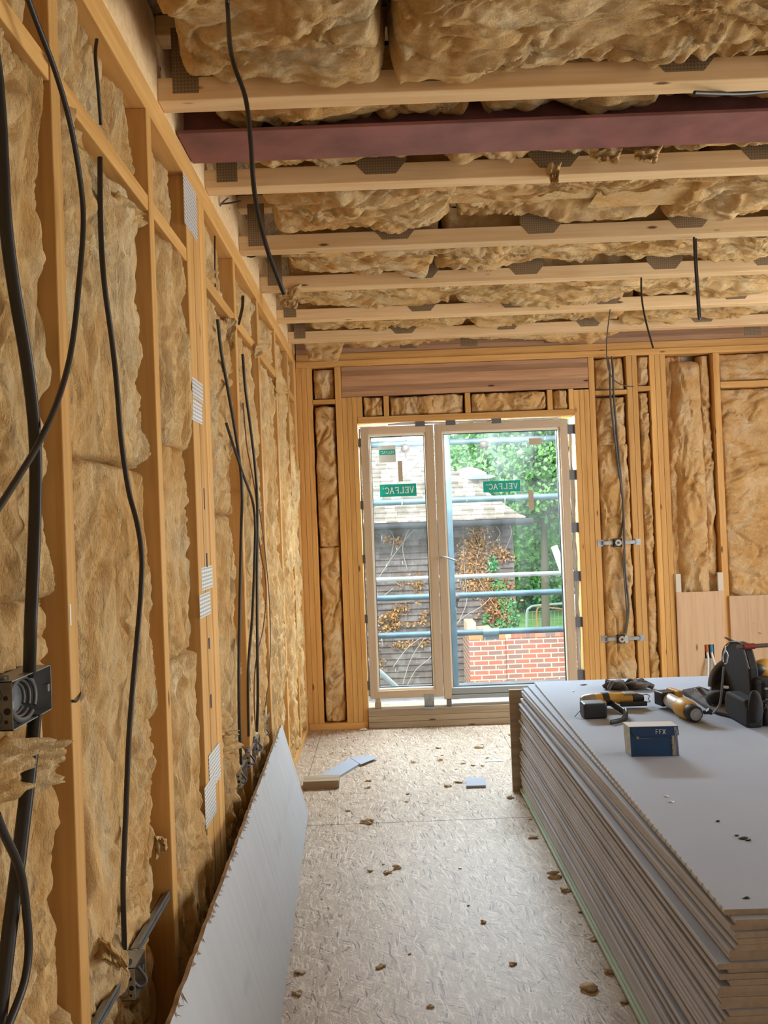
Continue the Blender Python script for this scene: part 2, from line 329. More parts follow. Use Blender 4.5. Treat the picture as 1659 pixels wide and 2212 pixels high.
# ------------------------------------------------------------------ insulation batts
def batt(name, O, U, V, Nn, w, h, res, mat, label, group=None, seed=0, depth=.08, bulge=.03, amp=(.03, .02, .010, .004), ss=(1, 1), rag=.010, edge=.045, tilt=(0, 0), wave=0, parent=None, cat='insulation', kind=None, corner=None):
    O, U, V, Nn = [np.array(a, float) for a in (O, U, V, Nn)]
    nu = max(8, int(w/res)); nv = max(8, int(h/res))
    # denser at the rim
    def par(n):
        t = np.linspace(0, 1, n); return t
    u, v = np.meshgrid(par(nu), par(nv), indexing='ij')
    x = u*w; y = v*h
    sx, sy = x*ss[0], y*ss[1]
    wx = fbm(sx*3, sy*3, seed+31, 3)*.10; wy = fbm(sx*3, sy*3, seed+57, 3)*.10
    X_, Y_ = sx+wx, sy+wy
    H = bulge*(1-(2*u-1)**4)*(1-(2*v-1)**6)
    H = H + amp[0]*fbm(X_*2.2, Y_*2.2, seed, 2)
    H = H + amp[1]*(np.abs(gn(X_*7, Y_*7, seed+3))*2-.5)
    H = H + amp[2]*(np.abs(gn(X_*17+wx*20, Y_*17+wy*20, seed+5))*2-.5)
    H = H + amp[3]*(fbm(X_*45, Y_*45, seed+9, 2))
    # occasional deep creases
    cr = np.abs(gn(X_*3.1, Y_*3.1, seed+77)); H = H-.018*np.clip(1-cr/.06, 0, 1)
    H = H+tilt[0]*u+tilt[1]*v+(.035*fbm(x*1.1, y*.8, seed+91, 2) if ss[0] == .42 and Nn[2] < 0 else 0)
    du = np.minimum(u, 1-u)*w; dv = np.minimum(v, 1-v)*h
    d = np.minimum(du, dv); t = np.clip(d/edge, 0, 1)
    roll = np.sqrt(1-(1-t)**2)
    H = (H+depth)*roll-depth
    e1 = rag*(fbm(y*9, x*0+1.3, seed+11, 4))*np.clip(1-du/(w*.35), 0, 1)
    e2 = rag*(fbm(x*9, y*0+4.3, seed+13, 4))*np.clip(1-dv/(h*.35), 0, 1)
    x = x+np.where(u < .5, 1, -1)*(e1+rag*.4*np.clip(1-du/.05, 0, 1)) ; y = y+np.where(v < .5, 1, -1)*(e2)
    if wave: y = y-np.clip((v-.15)/.85, 0, 1)*wave*np.clip(.5+1.1*fbm(x*1.7, x*0+9.1, seed+21, 3), 0, 1.3)
    P = O+x[..., None]*U+y[..., None]*V+H[..., None]*Nn
    P = P.reshape(-1, 3)
    idx = np.arange(nu*nv).reshape(nu, nv)
    F = np.stack([idx[:-1, :-1], idx[1:, :-1], idx[1:, 1:], idx[:-1, 1:]], -1).reshape(-1, 4)
    flip = np.dot(np.cross(U, V), Nn) < 0
    if flip: F = F[:, ::-1]
    # back panel
    b = len(P); cs = np.array([O-Nn*depth+U*.01+V*.01, O-Nn*depth+U*(w-.01)+V*.01, O-Nn*depth+U*(w-.01)+V*(h-.01), O-Nn*depth+U*.01+V*(h-.01)])
    P = np.vstack([P, cs]); bf = [[b, b+3, b+2, b+1]]
    off = np.array([P[:, 0].mean(), P[:, 1].mean(), P[:, 2].min()])
    if parent is not None: off = np.array(parent.matrix_basis.translation)
    me = bpy.data.meshes.new(name); me.from_pydata((P-off).tolist(), [], F.tolist()+bf)
    me.polygons.foreach_set('use_smooth', [True]*len(F)+[False]); me.materials.append(mat); me.update()
    o = bpy.data.objects.new(name, me); COL.objects.link(o)
    if parent is not None: o.parent = parent
    else: o.location = off; tag(o, label, cat, group, kind)
    return o
# left wall: u = +Y, v = +Z, n = +X
def lbatt(y0, y1, z0, z1, label, seed, res=.007, x=-.615, **k):
    k.setdefault('bulge', .012); k.setdefault('edge', .022); k.setdefault('amp', (.022, .016, .015, .008))
    return batt('insulation_batt', (x, y0, z0), (0, 1, 0), (0, 0, 1), (1, 0, 0), y1-y0, z1-z0, res, INW, label, seed=seed, ss=(1, .42), **k)
G = 'insulation batt of the left wall, '
lbatt(.89, 1.425, 1.36, 2.33, G+'at the photo edge above the twin socket box', 1, .006, depth=.06)
lbatt(.89, 1.415, .60, 1.37, G+'behind the twin socket box', 2, .006, x=-.625, depth=.06)
lbatt(.89, 1.435, .05, .62, G+'at the bottom left photo corner', 3, .006, depth=.06)
lbatt(.89, 1.43, 2.38, 2.61, G+'top left photo corner above the noggin', 4, .008, x=-.64, depth=.05)
lbatt(1.487, 1.995, 1.63, 2.33, G+'between first and second stud, upper of the bay', 5, .006, tilt=(-.02, 0))
lbatt(1.487, 2.0, .60, 1.64, G+'between first and second stud, under the horizontal split', 6, .006, tilt=(-.012, 0))
lbatt(1.487, 2.02, .05, .62, G+'around the low single socket box', 7, .006, x=-.63)
lbatt(1.487, 2.045, 2.38, 2.61, G+'between first and second stud above the noggin', 8, .008, x=-.64)
lbatt(1.96, 2.045, .62, 1.60, G+'thin strip packed beside the second stud', 9, .006, x=-.655, depth=.05, rag=.01)
lbatt(2.097, 2.40, 1.71, 2.33, G+'woven-looking strip before the post', 10, .006, bulge=.03)
lbatt(2.097, 2.41, 1.10, 1.73, G+'strip left of the six-ply post at chest height', 11, .006, x=-.625)
lbatt(2.097, 2.415, .50, 1.11, G+'strip left of the six-ply post at knee height', 12, .006, x=-.62)
lbatt(2.10, 2.43, .05, .53, G+'loose block at the foot of the six-ply post', 13, .006, x=-.60, bulge=.03)
lbatt(2.10, 2.44, 2.38, 2.61, G+'above the noggin left of the six-ply post', 14, .008, x=-.65)
lbatt(2.727, 3.13, 1.52, 2.33, G+'right of the six-ply post, upper of the bay', 15, .007, tilt=(-.015, 0))
lbatt(2.727, 3.15, .64, 1.53, G+'right of the six-ply post, middle of the bay', 16, .007, tilt=(-.01, 0))
lbatt(2.73, 3.16, .05, .66, G+'crumpled, around the far bank of socket boxes', 17, .007, x=-.625, amp=(.04, .035, .02, .005))
lbatt(2.727, 3.20, 2.38, 2.61, G+'above the noggin past the six-ply post', 18, .009, x=-.64)
lbatt(3.13, 3.23, .7, 2.2, G+'thin rear strip in the first bay past post', 19, .008, x=-.665, depth=.05)
lbatt(3.28, 3.79, .05, 2.33, G+'full-height in the second bay past the post', 20, .009)
lbatt(3.28, 3.80, 2.38, 2.61, G+'above the noggin of the second bay past the post', 21, .01, x=-.635)
lbatt(3.88, 4.41, .05, 2.33, G+'full-height in the third bay past the post', 22, .01)
lbatt(3.88, 4.42, 2.38, 2.61, G+'above the noggin of the third bay past the post', 23, .011, x=-.635)
lbatt(4.50, 4.985, .05, 2.33, G+'full-height in the fourth bay past the post', 24, .01)
lbatt(4.50, 4.99, 2.38, 2.61, G+'above the noggin of the fourth bay past the post', 25, .012, x=-.635)
lbatt(5.075, 5.36, .05, 2.33, G+'narrow, in the last bay at the corner', 26, .011)
lbatt(5.075, 5.37, 2.38, 2.61, G+'above the noggin in the corner bay', 27, .012, x=-.635)

# torn flaps and tufts
def flap(name, pts, th, mat, label, cat='insulation', seed=0, n=14, group=None, amp=.006):
    """crumpled quad sheet through 4 corner points with thickness"""
    A, Bq, Cq, D = [np.array(p, float) for p in pts]
    u, v = np.meshgrid(np.linspace(0, 1, n), np.linspace(0, 1, n), indexing='ij')
    P = (A*(1-u[..., None])+Bq*u[..., None])*(1-v[..., None])+(D*(1-u[..., None])+Cq*u[..., None])*v[..., None]
    nn = np.cross(Bq-A, D-A); nn /= np.linalg.norm(nn)
    e = np.minimum(np.minimum(u, 1-u), np.minimum(v, 1-v))
    hh = amp*fbm(u*4, v*4, seed, 3)*2+amp*2*np.sin(v*3)
    P2 = P+hh[..., None]*nn
    rg = fbm(u*7, v*7, seed+4, 3)*.055*(1-np.clip(e/.15, 0, 1)); cen = P2.mean((0, 1)); P2 = P2+(cen-P2)*rg[..., None]
    t = th*np.sqrt(np.clip(e/.12, 0.02, 1)); Pa = P2+nn*t[..., None]/2; Pb = P2-nn*t[..., None]/2
    mb = MB(); idx = np.arange(n*n).reshape(n, n)
    F = np.stack([idx[:-1, :-1], idx[1:, :-1], idx[1:, 1:], idx[:-1, 1:]], -1).reshape(-1, 4)
    mb.add(Pa.reshape(-1, 3), F.tolist(), 0, True); mb.add(Pb.reshape(-1, 3), F[:, ::-1].tolist(), 0, True)
    rim = list(idx[:, 0])+list(idx[-1, 1:])+list(idx[::-1, -1][1:])+list(idx[0, ::-1][1:-1]); k = len(rim)
    m = n*n
    mb.f += [[rim[i], rim[(i+1) % k], rim[(i+1) % k]+m, rim[i]+m] for i in range(k)]; mb.m += [0]*k; mb.sm += [True]*k
    return tag(mb.build(name, mat), label, cat, group)
flap('insulation_flap', [L(0, 1590, -.575), L(150, 1600, -.545), L(140, 1690, -.56), L(0, 1740, -.57)], .035, INW, 'torn insulation flap curling out below the twin socket box', seed=3, amp=.012, n=24)
flap('insulation_flap', [L(252, 410, -.60), L(315, 462, -.585), L(318, 480, -.60), L(262, 520, -.63)], .012, INW, 'folded insulation corner under the noggin by the second stud', seed=5)
flap('insulation_flap', [L(205, 2070, -.60), L(235, 2035, -.575), L(272, 2080, -.56), L(262, 2100, -.58)], .03, INW, 'curl of insulation arching over the low single socket box', seed=6, amp=.01)
flap('insulation_flap', [L(330, 1800, -.63), L(358, 1815, -.60), L(362, 1835, -.60), L(335, 1860, -.63)], .012, INW, 'loose insulation scrap lodged beside the second stud near its foot', seed=7)
flap('insulation_flap', [L(484, 1590, -.60), L(515, 1575, -.585), L(520, 1605, -.58), L(490, 1640, -.6)], .04, INW, 'crumpled insulation tuft above the nearest of the far socket boxes', seed=8, amp=.015)
flap('insulation_flap', [L(485, 685, -.62), L(512, 690, -.58), L(508, 750, -.57), L(488, 765, -.61)], .02, INW, 'drooping insulation flap under the noggin past the six-ply post', seed=9, amp=.012)
flap('insulation_flap', [L(555, 745, -.58), L(573, 738, -.56), L(568, 762, -.56), L(552, 775, -.58)], .01, INW, 'light wisp of insulation pulled over the far noggins', seed=10)
flap('insulation_flap', [L(596, 790, -.60), L(620, 830, -.57), L(628, 850, -.57), L(600, 850, -.59)], .015, INW, 'insulation tuft hanging near the back corner of the left wall', seed=11)

# ------------------------------------------------------------------ ceiling joists, steel beam and batts
JY = [(.385, None), (.985, None), (1.587, None), (2.187, 'nearest one, before the red steel beam'), (2.764, 'first behind the red steel beam'), (3.412, 'second behind the steel beam, cable loop below'), (3.985, 'third behind the red steel beam'), (4.614, 'fourth behind the red steel beam'), (5.15, 'last joist before the door wall')]
rj = random.Random(5)
for j, (y, t) in enumerate(JY):
    if y < 1.5: t = 'joist overhead behind the viewer, out of the photo'
    if t is None: t = 'joist just above the top photo edge'
    root = empty('ceiling_joist', (1.6, y+.033, CH), 'pale pine open-web ceiling joist, '+t, 'joist', None if y > 1.5 else 'joists overhead outside the photo')
    MB().box(-.604, RX, y, y+.067, CH, CH+.068).build('bottom_chord', PALEX, root, .003)
    MB().box(-.604, RX, y, y+.067, CH+.19, CH+.25).build('top_chord', PALEX, root, .003)
    if y > 1.6:
        xs = -.56; k = 0
        while xs < RX-.4:
            mbp = MB()
            if k > 0: poly = [(xs+.03, CH+.028), (xs+.14, CH+.028), (xs+.18, CH+.075), (xs+.175, CH+.19), (xs-.005, CH+.19), (xs-.01, CH+.075)]
            else: poly = [(xs, CH+.020), (xs+.075, CH+.020), (xs+.075, CH+.21), (xs, CH+.21)]
            mbp.prism(poly, y-.0015, y, 1)
            mbp.build('nail_plate', PERFJ, root, 0)
            xs += rj.uniform(.50, .78); k += 1
st = empty('steel_beam', (1.7, 2.473, CH), 'dark red oxide painted steel beam crossing the ceiling', 'beam')
MB().box(-.60, RX, 2.373, 2.573, CH, CH+.012).build('bottom_flange', OXIDE, st, .002)
MB().box(-.60, RX, 2.468, 2.478, CH+.012, CH+.19).build('web', OXIDE, st)
MB().box(-.60, RX, 2.373, 2.573, CH+.19, CH+.202).build('top_flange', OXIDE, st)

def cbatt(x0, x1, y0, y1, z, seed, label, res=.012, amp=(.045, .026, .018, .008), bulge=.028, **k):
    return batt('insulation_batt', (x0, y0, z), (1, 0, 0), (0, 1, 0), (0, 0, -1), x1-x0, y1-y0, res, INC, label, seed=seed, ss=(.42, 1), depth=.10, amp=amp, bulge=bulge, rag=k.pop('rag', .02), edge=k.pop('edge', .035), **k)
bays = [(1.655, 2.187, 'in front of the nearest joist', .009), (2.254, 2.466, 'between nearest joist and steel beam', .009), (2.480, 2.764, 'between steel beam and first joist behind it', .009),
        (2.832, 3.412, 'between first and second joist behind the steel beam', .010), (3.480, 3.985, 'between second and third joist behind the steel beam', .011), (4.053, 4.614, 'between third and fourth joist behind the steel beam', .012), (4.682, 5.15, 'between fourth and last joist', .013), (5.218, 5.50, 'between last joist and door wall', .014)]
places = ['leftmost one', 'second from left', 'third from left', 'rightmost one']
cuts = [[-.52, .055, 1.3, 2.5, RX], [-.50, .33, .92, 2.1, RX], [-.50, .25, .95, 2.0, RX], [-.44, .34, 1.25, 2.35, RX], [-.44, .30, 1.15, 2.2, RX], [-.48, .45, 1.5, 2.7, RX], [-.46, .6, 1.6, 2.8, RX], [-.55, .4, 1.7, 2.9, RX]]
sd_ = 40
for bi, (y0, y1, t, rs) in enumerate(bays):
    for k in range(4):
        a, b = cuts[bi][k], cuts[bi][k+1]
        zz = CH+.075+random.uniform(-.012, .012)
        if bi in (1, 2): zz = CH+.085
        if bi == 0: zz = CH+.088-(.025 if k == 0 else 0)
        cbatt(a+.004, b-.004, y0+.004, y1-.012, zz, sd_, 'ceiling insulation batt %s, %s' % (t, places[k]), rs)
        sd_ += 3
lay = [(0, -.50, .05, .22), (0, .06, 1.6, .25), (3, -.40, 1.0, .34), (3, .9, 2.2, .42), (3, 1.9, 3.6, .30), (4, -.42, .75, .30), (4, .7, 2.0, .36), (4, 1.9, 3.4, .30), (5, -.46, .9, .36), (5, .8, 2.6, .32), (6, -.44, 1.2, .30), (6, 1.2, 3.3, .28), (7, -.5, .2, .25), (7, .1, 1.8, .2)]
for i, (bi, a, b, wd) in enumerate(lay):
    y0, y1, t, rs = bays[bi]
    batt('insulation_batt', (a, y0+.004, CH+.042-(.008 if i % 2 else 0)), (1, 0, 0), (0, 1, 0), (0, 0, -1), b-a, wd, rs, INC, 'drooping ceiling insulation layer %s, %s' % (t, 'left' if a < 0 else ('middle' if a < 1.3 else 'right')), seed=400+i*4, ss=(.42, 1), depth=.035, amp=(.03, .018, .014, .007), bulge=.012, rag=.025, edge=.02, wave=wd*.75, tilt=(0, -.02))
for y0, y1 in [(.455, .98), (1.055, 1.58)]:
    cbatt(-.6, RX, y0, y1, CH+.075, sd_, 'ceiling insulation batt overhead behind the viewer, out of the photo', .02, group='batts overhead outside the photo'); sd_ += 3
# hanging scraps
for i, (pts, lab) in enumerate([
    ([B(1183, 355, 2.74), B(1212, 355, 2.74), B(1208, 398, 2.73), B(1194, 395, 2.73)], 'torn insulation tail hanging over the first joist behind the steel beam'),
    ([B(596, 640, 3.97), B(650, 610, 3.97), B(640, 668, 3.95), B(612, 662, 3.96)], 'insulation tail hanging beside the end of the long black cable'),
    ([B(1270, 318, 2.60), B(1345, 318, 2.60), B(1340, 352, 2.60), B(1290, 345, 2.60)], 'folded insulation flap hanging behind the steel beam at right'),
    ([B(1370, 320, 2.61), B(1430, 318, 2.61), B(1420, 350, 2.61), B(1385, 346, 2.61)], 'second folded insulation flap behind the steel beam, further right'),
    ([B(655, 738, 5.3), B(745, 735, 5.3), B(728, 782, 5.3), B(668, 778, 5.3)], 'sagging insulation at the corner over the door wall'),
    ([B(668, 155, 2.19), B(700, 150, 2.2), B(690, 152, 2.2), B(672, 160, 2.2)], 'small insulation tuft touching the nearest joist')][:5]):
    flap('insulation_flap', pts, .02, INC, lab, seed=60+i, amp=.01)

# ------------------------------------------------------------------ back wall timbers
YB = 5.52
LMR = ['leftmost', 'middle one', 'rightmost']
def bt(name, x0, x1, z0, z1, label, cat='stud', group=None, mat=WZ, y0=YB, y1=5.66):
    return timber(name, x0, x1, y0, y1, z0, z1, mat, label, cat, group, .002)
for i in range(3): bt('corner_stud', -.6+i*.038, -.5635+i*.038, .045, 2.60, 'pine corner stud at the left end of the door wall, %s of three' % LMR[i], group='corner studs of the door wall')
bt('wall_stud', -.322, -.277, .045, 2.60, 'full-height pine stud at the left end of the red lintel')
for i in range(3): bt('jack_stud', -.2755+i*.036, -.241+i*.036, .045, 2.378, 'pine jack stud left of the glazed door, %s of three' % LMR[i], group='jack studs left of the glazed door')
bt('cripple_stud', -.168, -.130, 2.233, 2.378, 'short pine cripple under the lintel at its left end')
bt('cripple_stud', .024, .062, 2.233, 2.378, 'short pine cripple above the narrow door pane')
bt('cripple_stud', .611, .649, 2.233, 2.378, 'short pine cripple under the middle of the lintel')
bt('cripple_stud', 1.203, 1.24, 2.233, 2.378, 'short pine cripple above the right edge of the wide door pane')
bt('cripple_stud', 1.357, 1.392, 2.233, 2.378, 'short pine cripple beside the right jack studs')
bt('lintel', -.274, 1.503, 2.38, 2.598, 'reddish laminated timber lintel over the glazed door', 'lintel', mat=GLULAM)
bt('door_head', -.1665, 1.392, 2.187, 2.232, 'pine rail across the head of the glazed door', 'rail', mat=WX)
for i in range(3): bt('jack_stud', 1.393+i*.0373, 1.429+i*.0373, .045, 2.37, 'pine jack stud right of the glazed door, %s of three' % LMR[i], group='jack studs right of the glazed door')
bt('wall_stud', 1.506, 1.547, .045, 2.60, 'full-height pine stud left of the bay with the two switch boxes')
bt('noggin', 1.5485, 1.777, 2.327, 2.358, 'pine noggin over the bay with the two switch boxes', 'noggin', mat=WX)
bt('wall_stud', 1.778, 1.817, .045, 2.60, 'pine stud right of the switch boxes, left one of the pair')
bt('wall_stud', 1.8185, 1.856, .045, 2.60, 'pine stud right of the switch boxes, right one of the pair')
bt('noggin', 1.857, 1.944, 2.345, 2.378, 'tiny pine noggin in the narrowest bay of the door wall', 'noggin', mat=WX)
for i in range(3): bt('wall_stud', 1.9455+i*.039, 1.983+i*.039, .045, 2.60, 'pine stud left of the plywood panels, %s of three' % LMR[i], group='three-ply group left of the plywood')
bt('wall_stud', 2.404, 2.450, .045, 2.60, 'pine stud between the two plywood panels')
bt('wall_stud', 3.00, 3.045, .045, 2.60, 'pine stud of the door wall right of the photo edge')
bt('wall_stud', 3.60, 3.645, .045, 2.60, 'second pine stud of the door wall right of the photo edge')
bt('noggin', 2.4515, 2.998, 2.344, 2.388, 'pine noggin high on the door wall at the right photo edge', 'noggin', mat=WX)
bt('noggin', -.485, -.323, 2.338, 2.368, 'pine noggin in the left bay of the door wall', 'noggin', mat=WX)
bt('bottom_plate', -.598, -.170, 0, .044, 'pine sole plate of the door wall left of the door', 'plate', mat=WX)
bt('bottom_plate', 1.394, RX, 0, .044, 'pine sole plate of the door wall right of the door', 'plate', mat=WX)
bt('top_plate', -.598, RX, 2.601, 2.645, 'pine head plate across the whole door wall', 'plate', mat=WX)
bt('rim_joist', -.598, RX, 2.647, 2.70, 'pine ledger resting on the head plate of the door wall', 'joist', mat=WX, y0=5.535)
rb = bt('rim_joist', -.598, RX, 2.702, 2.80, 'upper rim joist with steel plates above the door wall', 'joist', mat=GLULAM, y0=5.545)
for x in (-.42, .16, .60, 1.2, 2.65): MB().box(x, x+.12, 5.5435, 5.545, 2.72, 2.79).build('nail_plate', PERFJ, None)
for o in [o for o in COL.objects if o.name.startswith('nail_plate') and o.parent is None and 'label' not in o]:
    mw = o.location.copy(); o.parent = rb; o.location = mw-rb.location
bt('sill_timber', -.1675, 1.3915, .001, .043, 'weathered timber under the glazed door, bottom one on the floor', 'sill', mat=GREYW, y0=5.50, y1=5.72)
bt('sill_timber', -.1675, 1.3915, .0445, .086, 'weathered timber under the glazed door, middle of the three', 'sill', mat=GREYW, y0=5.502, y1=5.72)
bt('sill_timber', -.1675, 1.3915, .0875, .136, 'weathered timber under the glazed door, top one carrying the frame', 'sill', mat=GREYW, y0=5.50, y1=5.72)

def bbatt(x0, x1, z0, z1, label, seed, res=.010, y=5.545, **k):
    k.setdefault('bulge', .02); k.setdefault('amp', (.025, .022, .011, .003)); k.setdefault('rag', .008); k.setdefault('edge', .016); k.setdefault('ss', (1, .8))
    return batt('insulation_batt', (x0, y, z0), (1, 0, 0), (0, 0, 1), (0, -1, 0), x1-x0, z1-z0, res, INB, label, seed=seed, depth=.06, **k)
G = 'insulation batt of the door wall, '
bbatt(-.484, -.324, 2.37, 2.598, G+'in the top left pocket above the noggin', 101)
bbatt(-.484, -.324, 1.30, 2.33, G+'in the left bay, upper length', 102)
bbatt(-.484, -.324, .047, 1.31, G+'in the left bay, lower length', 103, ss=(1, .5))
for i, (a, b) in enumerate([(-.129, .023), (.063, .610), (.650, 1.202), (1.241, 1.356)]):
    bbatt(a, b, 2.234, 2.379, G+'under the lintel, '+['leftmost short piece', 'left long piece', 'right long piece', 'rightmost short piece'][i], 110+i, bulge=.008, y=5.535)
bbatt(1.549, 1.776, 2.36, 2.598, G+'in the small pocket above the switch boxes', 120)
bbatt(1.549, 1.776, 1.95, 2.32, G+'crumpled one at the top of the switch box bay', 121, bulge=.03, y=5.55)
bbatt(1.549, 1.776, .047, 1.98, G+'long one behind the two switch boxes', 122, ss=(1, .45), bulge=.035)
bbatt(1.857, 1.944, 2.38, 2.598, G+'at the very top of the narrowest bay', 123)
bbatt(1.857, 1.944, .047, 2.343, G+'long strip filling the narrowest bay', 124)
bbatt(2.064, 2.20, .80, 2.598, G+'left edge strip over the square plywood', 128, y=5.57, ss=(1, .4))
bbatt(2.10, 2.345, .80, 2.56, G+'thick rolled one above the square plywood panel', 125, bulge=.055, ss=(1, .5), edge=.09)
bbatt(2.31, 2.402, .80, 2.598, G+'right edge strip over the square plywood', 129, y=5.57, ss=(1, .5))
bbatt(2.452, 2.998, 2.39, 2.598, G+'above the noggin at the right photo edge', 126, ss=(.5, 1))
bbatt(2.452, 2.998, .047, 2.343, G+'wide wrinkled one at the right photo edge', 127, ss=(.45, 1), bulge=.03)
bbatt(3.046, 3.598, .047, 2.598, G+'beyond the right photo edge', 130, .02)
# plywood panels
pp = empty('plywood_panel', (2.23, 5.517, .10), 'square plywood panel with a pipe cut-out between two studs', 'panel')
cx0, cx1, cz0, cz1 = 2.225, 2.285, .20, .64
c0 = B(1520, 1392, 5.515); c1 = B(1544, 1470, 5.515); cx0, cx1, cz1, cz0 = c0.x, c1.x-.0, c0.z, .25
m_ = MB(); m_.box(2.064, cx0, 5.502, 5.519, .10, .888); m_.box(cx1, 2.403, 5.502, 5.519, .10, .888); m_.box(cx0, cx1, 5.502, 5.519, cz1, .888); m_.box(cx0, cx1, 5.502, 5.519, .10, cz0)
m_.build('board', PLY, pp)
MB().box(cx0, cx1, 5.5195, 5.53, cz0, cz1).build('cut_out_shade', HOLE, pp)  # dark panel painted in for the shade behind the cut-out
MB().box(2.4405, 3.05, 5.500, 5.5185, .10, .848).build('plywood_panel', PLY); tag(bpy.data.objects['plywood_panel.001'], 'wide plywood panel with a round knot at the right photo edge', 'panel')
for i, (dx, cn, nm) in enumerate([(.018, (.45, .10, .02), 'orange'), (.05, (.02, .22, .42), 'blue')]):
    r_ = empty('water_pipe', (cx0+dx, 5.49, .3), 'white plastic pipe with %s top in the plywood cut-out' % nm, 'pipe')
    s_ = -1 if i == 0 else 1
    MB().tube([(cx0+dx, 5.505, cz1-.05), (cx0+dx, 5.49, cz1-.09), (cx0+dx+s_*.012, 5.47, cz1-.16), (cx0+dx+s_*.03, 5.46, .20)], .008, 10).build('pipe', WHITEP, r_)
    MB().tube([(cx0+dx, 5.51, cz1-.003), (cx0+dx, 5.503, cz1-.055)], .0125, 10).build('cap', simple(nm+'_cap', cn, .5), r_)
MB().box(cx0+.004, cx1-.004, 5.512, 5.5195, cz0, cz1-.10).build('pipe_bracket', GALVT); tag(bpy.data.objects['pipe_bracket'], 'dull metal bracket plate inside the plywood cut-out', 'bracket')
CREAM = simple('cream_packer', (.66, .60, .50), .7)
for x0, x1, zt, t in [(2.064, 2.10, 1.02, 'left'), (2.365, 2.402, 1.02, 'right')]:
    tag(MB().box(x0, x1, 5.50, 5.518, .889, zt).build('packer', CREAM), 'small cream packer standing on the square plywood panel, %s corner' % t, 'packer')

# ------------------------------------------------------------------ switch boxes on the door wall
def strapbox(cx, cz, lab, open_dx):
    r = empty('switch_box', (cx, 5.51, cz-.04), lab, 'switch box')
    MB().box(1.555, 1.80, 5.500, 5.506, cz-.012, cz+.012).box(1.555, 1.80, 5.506, 5.514, cz+.009, cz+.012).build('mounting_bar', GALV, r)
    for x in (1.520, 1.790):
        pl_ = MB().box(x, x+.040, 5.5165, 5.5195, cz-.023, cz+.023)
        if x < 1.6: pl_.box(x+.038, x+.041, 5.500, 5.5195, cz-.015, cz+.015)
        else: pl_.box(x-.001, x+.002, 5.500, 5.5195, cz-.015, cz+.015)
        pl_.build('fixing_plate', GALV, r)
    MB().box(cx-.03, cx+.03, 5.486, 5.4885, cz-.03, cz+.03).box(cx-.03, cx-.028, 5.486, 5.53, cz-.03, cz+.03).box(cx+.028, cx+.03, 5.486, 5.53, cz-.03, cz+.03).box(cx-.03, cx+.03, 5.486, 5.53, cz-.03, cz-.028).box(cx-.03, cx+.03, 5.486, 5.53, cz+.028, cz+.03).build('box', DKMET, r)
    MB().tube([(cx, 5.475, cz), (cx, 5.487, cz)], .023, 20).build('round_lid', GALVT, r)
    MB().tube([(cx, 5.472, cz), (cx, 5.476, cz)], .008, 14).build('knockout', DKMET, r)
    return r
p1 = B(1332, 1172); p2 = B(1340, 1379)
strapbox(p1.x, p1.z, 'metal switch box on a bar between studs, upper one with round lid', 0)
r2 = strapbox(p2.x, p2.z, 'metal switch box on a bar between studs, lower one with shiny clip', 0)
MB().box(p2.x+.02, p2.x+.042, 5.478, 5.486, p2.z-.027, p2.z+.027).build('shiny_clip', simple('bright_clip', (.6, .75, .8), .2, .8), r2)

def smooth(pts, n=6):
    pts = [Vector(p) for p in pts]; out = []
    q = [pts[0]]+pts+[pts[-1]]
    for i in range(1, len(q)-2):
        for k in range(n):
            t = k/n; a, b, c, d = q[i-1], q[i], q[i+1], q[i+2]
            out.append(.5*((2*b)+(c-a)*t+(2*a-5*b+4*c-d)*t*t+(3*b-a-3*c+d)*t*t*t))
    out.append(pts[-1]); return out
def cable(pts, r, label, mat=BLACK, group=None, flat=None, cat='cable', name='cable'):
    return tag(MB().tube(smooth(pts), r, 8, flat=flat).build(name, mat), label, cat, group)
GREYC = simple('grey_sheath', (.085, .08, .078), .45)
cable([B(1312, 770, 5.47), B(1317, 800, 5.47), B(1319, 860, 5.47), B(1326, 930, 5.48), B(1336, 1010, 5.485), B(1345, 1080, 5.485), B(1346, 1120, 5.485), B(1339, 1162, 5.49)], .0075, 'grey cable down the door wall ending in the upper switch box', GREYC)
cable([B(1321, 770, 5.475), B(1324, 800, 5.475), B(1326, 860, 5.475), B(1333, 940, 5.48), B(1342, 1040, 5.49), B(1347, 1110, 5.47), B(1349, 1180, 5.47), B(1351, 1240, 5.48), B(1358, 1310, 5.485), B(1352, 1368, 5.49)], .0075, 'grey cable down the door wall passing on to the lower switch box', GREYC)
cable([B(1348, 1185, 5.465), B(1347, 1225, 5.47), B(1352, 1290, 5.475), B(1354, 1340, 5.485), B(1349, 1369, 5.49)], .006, 'short grey cable between the two switch boxes', GREYC)

# ------------------------------------------------------------------ left wall cables and boxes
XC = -.572
cable([L(-60, -40, XC), L(-16, 110, XC), L(-2, 230, XC), L(5, 350, XC), L(12, 480, XC), L(30, 620, XC), L(57, 780, XC), L(72, 900, XC), L(77, 1000, XC), L(75, 1130, XC), L(70, 1260, XC), L(66, 1350, XC), L(63, 1462, XC-.012)], .0095, 'thick flat black conduit dropping into the twin socket box', flat=(.5, 1.15))
cable([L(75, 1545, XC-.01), L(66, 1640, XC), L(52, 1760, XC), L(35, 1900, XC), L(18, 2030, XC), L(4, 2150, XC), L(-10, 2260, XC)], .0095, 'thick flat black conduit leaving the twin socket box downwards', flat=(.5, 1.15))
cable([L(50, -30, -.56), L(80, 50, -.56), L(118, 150, -.555), L(150, 260, -.55), L(172, 380, -.55), L(180, 480, -.55), L(170, 620, -.55), L(155, 750, -.55), L(130, 850, -.55), L(90, 945, -.55), L(40, 1030, -.55), L(-15, 1115, -.55)], .0052, 'black cable looping from the top left past the first stud to the photo edge', flat=(1, 1))
